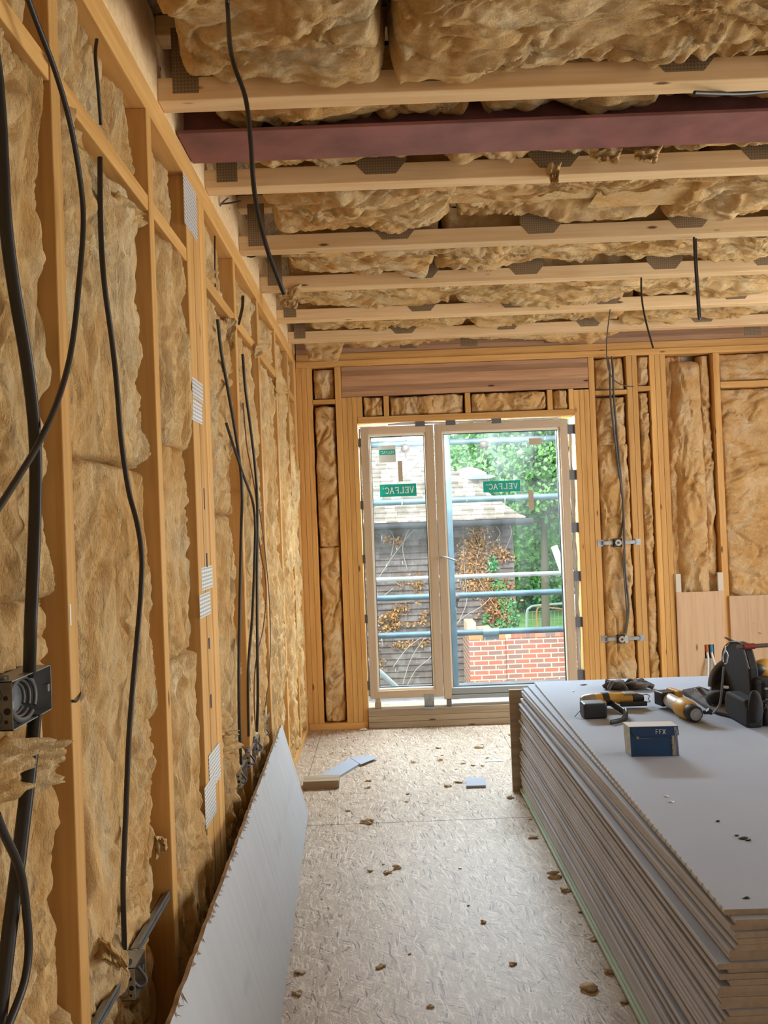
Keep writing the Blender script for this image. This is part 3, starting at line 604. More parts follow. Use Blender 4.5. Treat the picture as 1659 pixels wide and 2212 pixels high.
cable([L(216, 340, -.60), L(217, 480, -.59), L(224, 600, -.58), L(241, 730, -.58), L(252, 830, -.575), L(262, 950, -.575), L(278, 1060, -.57), L(296, 1130, -.57), L(306, 1200, -.57), L(304, 1280, -.57), L(297, 1370, -.57), L(287, 1480, -.575), L(278, 1600, -.58), L(272, 1750, -.585), L(266, 1900, -.59), L(267, 1980, -.595), L(270, 2078, -.605)], .0055, 'black cable snaking down to the low single socket box', flat=(.7, 1.1))
cable([L(209, 85, -.605), L(206, 120, -.60), L(212, 190, -.60), L(218, 270, -.61)], .004, 'short black cable through the head plate near the top left', flat=(.7, 1))
cable([L(-8, 1760, -.55), L(8, 1800, -.55), L(32, 1850, -.55), L(48, 1900, -.55), L(58, 1980, -.55), L(62, 2050, -.55), L(55, 2110, -.55), L(40, 2160, -.55), L(12, 2230, -.55)], .0062, 'black cable bowing through the bottom left photo corner')
cable([L(470, 690, -.59), L(478, 760, -.585), L(492, 840, -.58), L(506, 920, -.575), L(518, 1000, -.57), L(523, 1070, -.57), L(521, 1150, -.57), L(518, 1300, -.57), L(516, 1450, -.57), L(517, 1560, -.575), L(521, 1650, -.59)], .0062, 'black cable into the nearest of the far socket boxes')
cable([L(489, 915, -.575), L(505, 965, -.57), L(525, 1025, -.565), L(545, 1080, -.56), L(551, 1130, -.56), L(550, 1200, -.56), L(545, 1330, -.56), L(536, 1450, -.565), L(537, 1590, -.58)], .0058, 'black cable crossing over its neighbour above the far socket boxes')
cable([L(524, 765, -.58), L(530, 840, -.575), L(542, 930, -.57), L(552, 1020, -.565), L(556, 1100, -.56), L(555, 1250, -.565), L(556, 1400, -.565), L(557, 1500, -.57), L(555, 1580, -.585)], .0062, 'black cable into the third of the far socket boxes')
BRN = simple('brown_sheath', (.16, .06, .025), .5)
cable([L(525, 870, -.58), L(533, 960, -.575), L(542, 1010, -.57), L(552, 1070, -.57), L(560, 1170, -.57), L(572, 1240, -.57), L(575, 1290, -.57), L(568, 1360, -.575), L(553, 1430, -.575), L(549, 1500, -.58), L(552, 1578, -.585)], .0028, 'thin brown cable bowing towards the far socket boxes', BRN)
cable([L(560, 1100, -.58), L(570, 1170, -.58), L(580, 1270, -.58), L(584, 1350, -.58), L(582, 1450, -.58), L(570, 1545, -.585)], .0024, 'thin grey cable hanging to the farthest socket box', GREYC)
cable([L(524, 640, -.61), L(524, 660, -.60), L(520, 680, -.60), L(515, 700, -.60)], .007, 'black cable stub through the head plate past the six-ply post', flat=(.7, 1))
cable([L(464, 510, -.605), L(464, 560, -.60), L(465, 620, -.61)], .003, 'thin black cable from a hole in the head plate right of the post')
# ceiling cables
cable([Z(490, -20, 2.70), Z(492, 20, 2.68)]+[B(500, 120, 1.62), B(530, 210, 1.62), B(541, 300, 1.62), B(547, 390, 1.63), B(557, 460, 1.64), B(578, 540, 1.66), B(598, 595, 1.68), B(614, 636, 1.70)], .0052, 'long black cable hanging from the ceiling at upper left')
cable([B(1499, 513, 3.44), B(1501, 560, 3.42), B(1505, 620, 3.42), B(1509, 680, 3.42), B(1512, 686, 3.43), B(1509, 640, 3.44), B(1504, 560, 3.44), B(1503, 516, 3.45)], .0055, 'black cable loop hanging from the second joist behind the steel beam')
cable([B(1385, 600, 4.01), B(1386, 640, 4.0), B(1392, 680, 4.0), B(1402, 720, 4.0), B(1411, 752, 4.0)], .005, 'black cable hanging left of the cable loop, curving right')
cable([B(1320, 655, 4.64), B(1314, 700, 4.62), B(1310, 750, 4.62), B(1314, 795, 4.62), B(1328, 822, 4.62), B(1350, 833, 4.62), B(1369, 835, 4.62)], .0034, 'thin dark cable hanging in a hook above the switch boxes', GREYC)
cable([B(1500, 200, 2.20), B(1560, 202, 2.25), B(1620, 201, 2.3), B(1700, 192, 2.35)], .006, 'black cable between the nearest joist and the steel beam at right')
cable([B(474, 448, 3.05), B(480, 438, 3.0), B(492, 428, 3.05)], .003, 'thin grey cable end at the rim board between joists', GREYC)
cable([B(474, 441, 3.05), B(500, 438, 3.0), B(520, 434, 3.0)], .0035, 'short black cable crossing the joist gap at the rim board', BLACK)
cable([B(535, 554, 3.62), B(545, 555, 3.6), B(556, 550, 3.6)], .004, 'short black cable end poking from the rim board past the second joist', BLACK)

def sockbox(y0, y1, z0, z1, lab, x0=-.635, x1=-.588, rim=.0015, side=GALVT, coil=False):
    r = empty('socket_box', (x0, (y0+y1)/2, z0), lab, 'socket box')
    m = MB(); t = rim
    m.box(x0, x0+t, y0, y1, z0, z1); m.box(x0, x1, y0, y1, z0, z0+t); m.box(x0, x1, y0, y1, z1-t, z1); m.box(x0, x1, y1-t, y1, z0, z1)
    m.build('box', GALV, r)
    MB().box(x0, x1, y0, y0+t, z0, z1).build('near_side', side, r)
    mid = (z0+z1)/2; xc = (x0+x1)/2
    k = MB()
    for dz in (-.017, .017):
        pts = [(xc-.004+.0115*math.cos(a), y0-.0006, mid+dz+.0115*math.sin(a)) for a in np.linspace(0, 2*pi, 17)]
        k.tube(pts, .0006, 4)
    k.build('knockout_rings', DKMET, r)
    for hx, hz, hr in ((x1-.010, mid+.012, .0038), (x1-.008, mid-.008, .0055), (x1-.010, mid-.024, .003)):
        MB().tube([(hx, y0-.0004, hz), (hx, y0+.0008, hz)], hr, 12).build('hole', HOLE, r)  # flat dark disc painted in for the shade of a hole
    # grommet and lugs
    MB().tube([(x0+.02, y0+.02, z1), (x0+.02, y0+.02, z1+.004)], .012, 14).build('grommet', BLACK, r)
    lg = MB(); lg.box(x1-.012, x1-.002, y0+.002, y0+.010, mid-.006, mid+.006); lg.box(x1-.012, x1-.002, y1-.010, y1-.002, mid-.006, mid+.006); lg.build('fixing_lug', GALV, r)
    if coil:
        c = MB(); ym = (y0+y1)/2-.012
        for q, (rr1, dx) in enumerate([(.034, 0), (.030, -.007), (.026, -.014)]):
            c.tube([(x1-.010+dx-.002*math.sin(a), ym+rr1*1.25*math.cos(a), mid+rr1*math.sin(a)) for a in np.linspace(-.6, 5.4, 30)], .0048, 8, flat=(1, .7))
        c.build('coiled_cable', GREYC, r)
    else:
        MB().tube(smooth([(x0+.02, y0+.02, z1), (x0+.025, y0+.02, mid+.01), (x1, y0+.025, mid-.02), (x1+.012, y0+.04, mid-.015), (x1-.01, y0+.05, mid+.01)]), .004, 8).build('cable_tail', GREYC, r)
    return r
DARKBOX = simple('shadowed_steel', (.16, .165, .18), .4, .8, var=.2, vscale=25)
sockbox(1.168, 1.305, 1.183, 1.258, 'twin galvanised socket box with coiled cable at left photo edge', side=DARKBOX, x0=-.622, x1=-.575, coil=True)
sockbox(1.703, 1.776, .445, .517, 'low single galvanised socket box with dusty brown side', x0=-.632)
sockbox(2.957, 3.090, .474, .546, 'nearest of the four far socket boxes, dusty brown side', x0=-.632)
sockbox(3.165, 3.298, .480, .552, 'second nearest of the four far socket boxes', x0=-.632, side=GALV)
sockbox(3.345, 3.420, .484, .556, 'third of the four far socket boxes, cable entering its top', x0=-.632, side=GALV)
sockbox(3.545, 3.670, .495, .568, 'farthest of the four far socket boxes', x0=-.632, side=GALV)
def rail(y0, y1, z, lab, x=-.618):
    m = MB(); m.box(x-.011, x+.011, y0, y1, z-.001, z+.001); m.box(x+.009, x+.011, y0, y1, z-.012, z+.001); m.box(x+.009, x+.011, y0, y1, z+.001, z+.010); m.box(x-.011, x-.009, y0, y1, z-.010, z+.001)
    return tag(m.build('mounting_rail', GALV), lab, 'rail')
rail(1.49, 1.70, .500, 'shiny metal rail in front of the low single socket box'); rail(1.79, 2.052, .512, 'shiny metal rail behind the low single socket box')
rail(2.727, 2.955, .512, 'dark metal rail from the post to the far socket boxes'); rail(3.675, 3.832, .545, 'metal rail end past the farthest socket box')
# clips and marks on the first stud
tag(MB().tube(smooth([(-.60, 1.446, 1.165), (-.594, 1.452, 1.162), (-.596, 1.475, 1.166), (-.60, 1.488, 1.170)]), .0022, 6).build('cable_clip', BLACK), 'small black cable clip on the first stud by the twin socket box', 'clip')
tag(MB().box(-.6, -.5992, 1.449, 1.455, 1.305, 1.345).build('paint_dab', WHITEP), 'white paint dab on the first stud', 'mark')

# ------------------------------------------------------------------ glazed door (window)
FY0, FY1 = 5.525, 5.575
def glass():
    m, nt, N, K, P = newmat('splattered_hazy_glass'); N.remove(P); out = N['Material Output']
    tr = N.new('ShaderNodeBsdfTransparent'); tr.inputs[0].default_value = (.95, .985, .985, 1)
    gl = N.new('ShaderNodeBsdfGlossy'); gl.inputs['Roughness'].default_value = .02
    fr = N.new('ShaderNodeFresnel'); fr.inputs[0].default_value = 1.45
    m1 = N.new('ShaderNodeMixShader'); K.new(fr.outputs[0], m1.inputs[0]); K.new(tr.outputs[0], m1.inputs[1]); K.new(gl.outputs[0], m1.inputs[2])
    df = N.new('ShaderNodeBsdfTranslucent'); df.inputs[0].default_value = (.93, .97, 1, 1)
    df2 = N.new('ShaderNodeBsdfDiffuse'); df2.inputs[0].default_value = (.85, .93, 1, 1)
    ds = N.new('ShaderNodeAddShader'); K.new(df.outputs[0], ds.inputs[0]); K.new(df2.outputs[0], ds.inputs[1])
    tc = N.new('ShaderNodeTexCoord')
    def layer(scale, lo, hi, loc):
        mp = N.new('ShaderNodeMapping'); mp.inputs['Scale'].default_value = scale; mp.inputs['Location'].default_value = loc; K.new(tc.outputs['Object'], mp.inputs[0])
        n = N.new('ShaderNodeTexNoise'); n.inputs['Scale'].default_value = 1; n.inputs['Detail'].default_value = 3; K.new(mp.outputs[0], n.inputs['Vector'])
        mr = N.new('ShaderNodeMapRange'); mr.inputs[1].default_value = lo; mr.inputs[2].default_value = hi; K.new(n.outputs['Fac'], mr.inputs[0]); return mr
    a = layer((75, 1, 9), .70, .76, (0, 0, 0)); b = layer((60, 1, 55), .73, .78, (5, 0, 3)); c = layer((6, 1, 2), .35, .85, (2, 0, 8))
    mx = N.new('ShaderNodeMath'); mx.operation = 'MAXIMUM'; K.new(a.outputs[0], mx.inputs[0]); K.new(b.outputs[0], mx.inputs[1])
    sp = N.new('ShaderNodeSeparateXYZ'); K.new(tc.outputs['Object'], sp.inputs[0])
    f1 = N.new('ShaderNodeMath'); f1.operation = 'MULTIPLY'; K.new(mx.outputs[0], f1.inputs[0]); f1.inputs[1].default_value = .55
    f2 = N.new('ShaderNodeMath'); f2.operation = 'MULTIPLY'; K.new(c.outputs[0], f2.inputs[0]); f2.inputs[1].default_value = .035  # faint bluish haze over the outside view, mixed into the pane
    f3 = N.new('ShaderNodeMath'); f3.operation = 'ADD'; K.new(f1.outputs[0], f3.inputs[0]); K.new(f2.outputs[0], f3.inputs[1]); f3.use_clamp = True
    m2 = N.new('ShaderNodeMixShader'); K.new(f3.outputs[0], m2.inputs[0]); K.new(m1.outputs[0], m2.inputs[1]); K.new(ds.outputs[0], m2.inputs[2])
    K.new(m2.outputs[0], out.inputs[0]); return m
GLASS = glass()
BEAD = simple('pale_bead', (.80, .72, .60), .45)
GASK = simple('gasket', (.06, .08, .10), .5)
ALU = simple('grey_aluminium', (.33, .36, .38), .4, .4)
def sash(x0, x1, z0, z1, lab, fw=.055, bottom_alu=False, n=1):
    r = empty('window_%d' % n, ((x0+x1)/2, FY0, z0), None); r['kind'] = 'structure'; r['label'] = lab; 
    e = .004
    for a, b in ((x0, x0+fw), (x1-fw, x1)): MB().box(a, b, FY0, FY1, z0, z1).build('frame_stile', FRAMEW, r, .002)
    MB().box(x0+fw, x1-fw, FY0, FY1, z1-fw, z1).build('frame_rail', FRAMEH, r, .002)
    if not bottom_alu: MB().box(x0+fw, x1-fw, FY0, FY1, z0, z0+fw).build('frame_rail', FRAMEH, r, .002)
    else:
        MB().box(x0+fw, x1-fw, FY0+.01, FY1+.03, z0+.03, z0+fw+.02).build('threshold', ALU, r, .002)
        MB().box(x0+fw, x1-fw, FY0, FY1+.03, z0, z0+.028).build('lower_threshold', ALU, r, .002)
    zb = z0+fw+(.02 if bottom_alu else 0)
    i0, i1, j0, j1 = x0+fw, x1-fw, zb, z1-fw
    w_ = .012
    m = MB(); m.box(i0, i0+w_, FY0+.012, FY1+.02, j0, j1); m.box(i1-w_, i1, FY0+.012, FY1+.02, j0, j1); m.box(i0+w_, i1-w_, FY0+.012, FY1+.02, j1-w_, j1)
    if not bottom_alu: m.box(i0+w_, i1-w_, FY0+.012, FY1+.02, j0, j0+w_)
    m.build('glazing_bead', BEAD, r)
    g_ = .006; i0 += w_; i1 -= w_; j0 += w_*(not bottom_alu); j1 -= w_
    m = MB(); m.box(i0, i0+g_, FY1+.003, FY1+.018, j0, j1); m.box(i1-g_, i1, FY1+.003, FY1+.018, j0, j1); m.box(i0, i1, FY1+.003, FY1+.018, j1-g_, j1); m.box(i0, i1, FY1+.003, FY1+.018, j0, j0+g_)
    m.build('gasket', GASK, r)
    MB().add([(i0, FY1+.014, j0), (i1, FY1+.014, j0), (i1, FY1+.014, j1), (i0, FY1+.014, j1)], [(0, 1, 2, 3)]).build('glass_pane', GLASS, r, fixn=False)
    return r
wl = sash(-.150, .374, .205, 2.160, 'narrow fixed pane of the pine-framed glazed door', n=1)
wr = sash(.380, 1.340, .185, 2.162, 'wide pane of the pine-framed glazed door', bottom_alu=True, n=2)
# handle
h = MB().tube(smooth([(.400, FY0-.002, 1.20), (.402, FY0-.03, 1.202), (.412, FY0-.045, 1.203), (.44, FY0-.048, 1.198), (.50, FY0-.046, 1.175)]), [.006]*25, 8).build('handle', ALU, wr)
# foam, membrane and brackets round the frame
FOIL = simple('silver_membrane', (.62, .66, .72), .35, .3, bump=.8, bscale=25)
def wavy(p0, p1, wdir, width, label, seed, mat=FOIL, ndir=(0, -1, 0), amp=.012):
    n, k = 60, 6; p0, p1, wd, nd = [np.array(a, float) for a in (p0, p1, wdir, ndir)]
    t = np.linspace(0, 1, n); s = np.linspace(0, 1, k); T, S = np.meshgrid(t, s, indexing='ij')
    ln = np.linalg.norm(p1-p0)
    wv = width*(1+.35*fbm(T*ln*4, T*0, seed, 3))
    P = p0+(p1-p0)*T[..., None]+wd*(S*wv)[..., None]+nd*(amp*fbm(T*ln*9, S*1.5, seed+3, 3))[..., None]
    idx = np.arange(n*k).reshape(n, k); F = np.stack([idx[:-1, :-1], idx[1:, :-1], idx[1:, 1:], idx[:-1, 1:]], -1).reshape(-1, 4)
    mb = MB().add(P.reshape(-1, 3), F.tolist(), 0, True); o = mb.build('membrane_strip', mat, fixn=False)
    so = o.modifiers.new('solid', 'SOLIDIFY'); so.thickness = .003
    return tag(o, label, 'membrane')
wavy((1.352, 5.56, .22), (1.352, 5.56, 2.12), (1, -.6, 0), .026, 'crinkled silver membrane strip down the right side of the glazed door', 1)
wavy((-.164, 5.55, .22), (-.164, 5.55, 2.15), (1, .2, 0), .010, 'thin silver membrane strip down the left side of the glazed door', 2, amp=.005)
wavy((.05, 5.545, 2.166), (1.30, 5.545, 2.166), (0, -.2, 1), .015, 'crinkled silver membrane strip over the glazed door', 3, ndir=(0, -1, .2), amp=.006)
BRK = simple('steel_bracket', (.17, .18, .20), .45, .7)
for i, z in enumerate((2.09, 1.76, 1.38, 1.03, .70, .32)):
    tag(MB().box(1.338, 1.3915, 5.533, 5.536, z-.035, z+.035).box(1.389, 1.392, 5.521, 5.60, z-.035, z+.035).build('fixing_bracket', BRK), 'steel bracket right of the glazed door, '+['topmost', 'second from top', 'third from top', 'third from bottom', 'second from bottom', 'lowest'][i], 'bracket')
for i, z in enumerate((2.05, 1.60, 1.21, .78, .30)):
    tag(MB().box(-.167, -.149, 5.533, 5.536, z-.03, z+.03).box(-.1675, -.165, 5.521, 5.60, z-.03, z+.03).build('fixing_bracket', BRK), 'dark bracket left of the glazed door, '+['topmost', 'second from top', 'middle one', 'second from bottom', 'lowest'][i], 'bracket')
for i, x in enumerate((.28, .50, .83)):
    tag(MB().box(x-.035, x+.035, 5.522, 5.525, 2.150, 2.186).build('fixing_bracket', BRK), 'steel bracket above the glazed door, '+['leftmost', 'middle', 'rightmost'][i], 'bracket')
tag(MB().box(.235, .305, 5.520, 5.523, .138, .225).box(.235, .305, 5.47, 5.523, .1365, .139).build('fixing_bracket', GALV), 'galvanised bracket standing on the top sill timber', 'bracket')
tag(MB().box(-.12, -.075, 5.515, 5.56, .137, .175).box(-.115, -.08, 5.52, 5.56, .175, .204).build('packer_block', GREYW), 'small packer block under the narrow pane', 'packer')
tag(MB().box(.395, .43, 5.515, 5.55, .137, .184).build('packer_block', BRK), 'dark packer under the corner of the wide pane', 'packer')

# lettering: slab-serif strokes as small bars, letters built in a unit cell (x right, y up)
def bar(x0, y0, x1, y1, t):
    d = math.hypot(x1-x0, y1-y0); nx, ny = -(y1-y0)/d*t/2, (x1-x0)/d*t/2
    return [(x0+nx, y0+ny), (x1+nx, y1+ny), (x1-nx, y1-ny), (x0-nx, y0-ny)]
def glyph(ch, T=.17, s=.07, serif=True):
    g = []; W = .72
    def V(x): g.append(bar(x, 0, x, 1, T))
    def Hh(y, a, b, t=.12): g.append(bar(a, y, b, y, t))
    def sf(x, y): 
        if serif: g.append(bar(x-.17, y, x+.17, y, s))
    if ch == 'V': g += [bar(.08, 1, W/2+.02, 0, T), bar(W+.02, 1, W/2+.02, 0, .11)]; sf(.08, .97); sf(W, .97)
    if ch == 'E': V(.14); Hh(.95, .1, W); Hh(.5, .1, W-.14); Hh(.05, .1, W); serif and g.extend([bar(W-.03, .72, W-.03, 1, s), bar(W-.03, 0, W-.03, .28, s)]); sf(.12, .97); sf(.12, .03)
    if ch == 'F': V(.14); Hh(.95, .1, W-.02); Hh(.5, .1, W-.16); serif and g.append(bar(W-.04, .72, W-.04, 1, s)); sf(.14, .97); sf(.14, .03)
    if ch == 'L': V(.14); Hh(.05, .1, W); serif and g.append(bar(W-.03, 0, W-.03, .3, s)); sf(.14, .97); sf(.14, .03)
    if ch == 'A': g += [bar(.06, 0, W/2, 1, .11), bar(W, 0, W/2, 1, T)]; Hh(.34, .18, W-.16, .09); sf(.06, .03); sf(W, .03)
    if ch == 'C':
        pts = [(W/2+.03+.36*math.cos(a), .5+.46*math.sin(a)) for a in np.linspace(.75, 2*pi-.75, 11)]
        for i in range(10): g.append(bar(*pts[i], *pts[i+1], T*.85))
        serif and g.append(bar(W-.03, .68, W-.03, .98, s))
    if ch == 'X': g += [bar(.05, 0, W, 1, .2), bar(.05, 1, W, 0, .2)]
    if ch == 'K': g += [bar(.12, 0, .12, 1, .2), bar(.15, .45, W, 1, .17), bar(.25, .5, W, 0, .17)]
    if ch == 'T': V(W/2); Hh(.93, 0, W, .15)
    if ch == 'I': V(.2)
    return g
def text(s, O, U, V, N, h, mat, name, parent, serif=True, adv=.9, wsc=1.0, thick=.0006):
    O, U, V, N = [Vector(a) for a in (O, U, V, N)]; mb = MB(); x = 0; k = 0
    for ch in s:
        if ch == '*':
            q = [(x+.12+.12*math.cos(a), .86+.12*math.sin(a)) for a in np.linspace(0, 2*pi, 13)]; gs = [bar(*q[i], *q[i+1], .05) for i in range(12)]; gs.append(bar(x+.09, .82, x+.09, .92, .04)); gs = [[(a-x, b) for a, b in gg] for gg in gs]
        else: gs = glyph(ch, serif=serif)
        for gg in gs:
            k += 1; off = N*(.0002+.00002*k)
            mb.add([O+U*((x+a)*h*wsc)+V*(b*h)+off for a, b in gg], [(0, 1, 2, 3)])
        x += adv if ch != 'I' else .4
    return mb.build(name, mat, parent, fixn=False), x*h*wsc
TEAL = simple('teal_sticker', (.0, .40, .32), .5); PAPER = simple('sticker_paper', (.62, .64, .62), .6); LETT = simple('white_letter', (.80, .86, .84), .5); TAN = simple('tan_sticker', (.46, .38, .28), .6)
LETD = simple('grey_print', (.25, .23, .21), .7)
def sticker(px0, py0, px1, py1, lab, backing=False):
    a = B(px0, py0, FY1+.012); b = B(px1, py1, FY1+.012); y = FY1+.0122
    x0, x1, z0, z1 = a.x, b.x, b.z, a.z
    r = empty('window_sticker', ((x0+x1)/2, y, z0), lab, 'sticker')
    if backing: MB().box(x0-.004, x1+.004, y, y+.0005, z0-.055, z1+.03).build('backing', PAPER, r)
    MB().box(x0, x1, y-.0008, y, z0, z1).build('label', TEAL, r)
    hh = (z1-z0)*.5
    ww = (x1-x0)*.80/6.0
    text('VELFAC*', (x1-(x1-x0)*.07, y-.001, z0+(z1-z0)*.25), (-1, 0, 0), (0, 0, 1), (0, -1, 0), hh, LETT, 'lettering', r, adv=.93, wsc=(x1-x0)*.86/(hh*5.9))
    return r
sticker(820, 1047, 900, 1071, 'teal sticker with mirrored white lettering on the narrow pane, larger')
sticker(1043.5, 1040, 1124, 1061, 'teal sticker with mirrored white lettering on the wide pane')
sticker(819, 972, 853.5, 982, 'small teal and grey sticker with mirrored lettering near the top of narrow pane', True)
for a, t in (((859, 996, 870.5, 1040), 'tan paper sticker standing upright on the narrow pane'), ((1141, 1059, 1153.5, 1102), 'tan paper sticker standing upright on the wide pane'), ((1142, 947, 1171, 960), 'tan paper sticker lying sideways near the top of the wide pane')):
    p, q = B(a[0], a[1], FY1+.0118), B(a[2], a[3], FY1+.0118)
    tag(MB().box(p.x, q.x, FY1+.0113, FY1+.0118, q.z, p.z).build('window_sticker', TAN), t, 'sticker')

# ------------------------------------------------------------------ plasterboard stack
def pbmat(name, col, var=.05):
    m = simple(name, col, .75, bump=.15, bscale=260, var=var, vscale=4); return m
TOPP = pbmat('ivory_paper', (.34, .385, .47), .03); EDGEP = pbmat('edge_paper', (.47, .49, .56), .08); GYP = simple('gypsum_core', (.40, .32, .235), .9, bump=.5, bscale=220, var=.12, vscale=40)
GREENP = pbmat('green_paper', (.42, .56, .49)); 
def tapemat():
    m, nt, N, K, P = newmat('ticked_edge_paper'); P.inputs['Roughness'].default_value = .7
    tc = N.new('ShaderNodeTexCoord'); sp = N.new('ShaderNodeSeparateXYZ'); K.new(tc.outputs['Object'], sp.inputs[0])
    a = N.new('ShaderNodeMath'); a.operation = 'MULTIPLY'; a.inputs[1].default_value = 28; K.new(sp.outputs[1], a.inputs[0])
    b = N.new('ShaderNodeMath'); b.operation = 'FRACT'; K.new(a.outputs[0], b.inputs[0])
    r = ramp(N, [(.0, (.20, .19, .18)), (.28, (.48, .49, .53)), (.4, (.54, .56, .62)), (.9, (.52, .54, .60))]); K.new(b.outputs[0], r.inputs[0]); K.new(r.outputs[0], P.inputs['Base Color']); return m
TICK = tapemat()
def sheet(x0, x1, y0, y1, z0, z1, rot, label, group=None, mats=None, sag=0, seed=0):
    """plasterboard with paper-wrapped rounded long edges and raw gypsum ends"""
    t = z1-z0; prof = [(0, .3), (0, .7), (.0012, .92), (.004, 1)]
    prof = [(x0+a, z0+b*t) for a, b in prof]+[(x1-a, z0+b*t) for a, b in prof[::-1]]+[(x1-.004, z0), (x0+.004, z0)]
    prof = [(x0+.002, z0+.06*t)]+prof[:]
    cxx, cy = (x0+x1)/2, (y0+y1)/2; n = len(prof); ns = 10; vs = []
    rr_ = random.Random(seed); ph = rr_.uniform(0, 6)
    for i in range(ns+1):
        f = i/ns; y = y0+(y1-y0)*f; w = sag*math.sin(f*pi*1.0+ph)
        for (x, z) in prof:
            dx, dy = x-cxx, y-cy
            vs.append((cxx+dx*math.cos(rot)-dy*math.sin(rot)+w*.0, cy+dx*math.sin(rot)+dy*math.cos(rot), z))
    mb = MB()
    for i in range(ns):
        for k in range(n):
            a, b = k, (k+1) % n
            za, zb = prof[a][1], prof[b][1]; xa, xb = prof[a][0], prof[b][0]
            flat = abs(xa-xb) > .1
            mi = 0 if flat else 1
            mb.f.append([i*n+a, i*n+b, (i+1)*n+b, (i+1)*n+a]); mb.m.append(mi); mb.sm.append(False)
    mb.v = vs
    mb.f.append(list(range(n))[::-1]); mb.m.append(2); mb.sm.append(False)
    mb.f.append([ns*n+k for k in range(n)]); mb.m.append(2); mb.sm.append(False)
    return tag(mb.build('plasterboard_sheet', mats or [TOPP, EDGEP, GYP]), label, 'plasterboard', group)
STOP = .59; rs_ = random.Random(12)
zt = STOP; NS = 45; pitch = (STOP-.002)/NS
xo = [0.0, .018, .012, .016, .020, .014, .004, .006, -.024, .003, -.018, .006, -.017, -.019, -.012, -.015]
for i in range(NS):
    z1 = STOP-i*pitch; z0 = z1-min(.0125, pitch-.0003)
    fr = i/(NS-1)
    dx = xo[i] if i < len(xo) else rs_.uniform(-.018, .006)
    xa = .718-.032*fr+dx
    # far end steps out towards the left below the top sheets
    xfar = .765-.075*min(1, i/3)-.02*fr+rs_.uniform(-.007, .007)+(0 if i < 4 else dx*.3)
    if i == 0: xa, xfar = .718, .765
    if i == 1: xa, xfar = .734, .727
    if i == 2: xa, xfar = .724, .70
    ya = 1.70+rs_.uniform(-.004, .006); yb = ya+2.40+rs_.uniform(-.012, .012)
    if i == 8: ya -= .012
    rot = -(xfar-xa)/2.4
    xm = (xfar+xa)/2
    green = i >= NS-3
    if i == 0: lb, gp = 'topmost sheet of the big plasterboard stack, tools lie on it', None
    elif i == 1: lb, gp = 'second sheet from the top of the plasterboard stack, ticked edge', None
    elif i == 8: lb, gp = 'plasterboard sheet jutting out furthest at the near corner of the stack', None
    elif green: lb, gp = 'green-faced moisture plasterboard sheet at the bottom of the stack', 'green sheets at the bottom of the stack'
    else: lb, gp = 'grey-edged plasterboard sheet inside the big stack', 'sheets inside the plasterboard stack'
    mats = [GREENP, GREENP, GYP] if green else ([TOPP, TICK, GYP] if i in (0, 1) else None)
    sheet(xm, xm+1.2, ya, yb, z0, z1, rot, lb, gp, mats, seed=i)
tag(MB().box(.634, 1.92, 4.145, 4.165, .0, .545).build('end_board', GREYW), 'grey-brown board standing on edge behind the plasterboard stack', 'board')
# crumbs and marks on the top sheet
for i, (px, py, s, m, t) in enumerate([(1440, 1721, .004, WHITEP, 'white crumb on the plasterboard stack, left of two'), (1450, 1733, .004, WHITEP, 'white crumb on the plasterboard stack, right of two'), (1608, 1812, .006, BLACK, 'dark flake in the middle of the plasterboard top'), (1592, 1806, .003, BLACK, 'tiny dark flake left of the larger one on the stack'), (1618, 1816, .004, BLACK, 'dark flake right of the larger one on the stack'), (1613, 1940, .0045, BLACK, 'dark splinter near the front edge of the stack'), (1551, 1775, .003, BLACK, 'dark speck below the blue box on the stack'), (1260, 1480, .008, DKMET, 'small dark metal bit near the far edge of the stack'), (1238, 1494, .004, WHITEP, 'white crumb near the far left corner of the stack')]):
    p = Z(px, py, STOP); tag(MB().blob((p.x, p.y, STOP+.0018), (s*1.8, s, .0022), i, .35, 2).build('crumb', m), t, 'crumb')

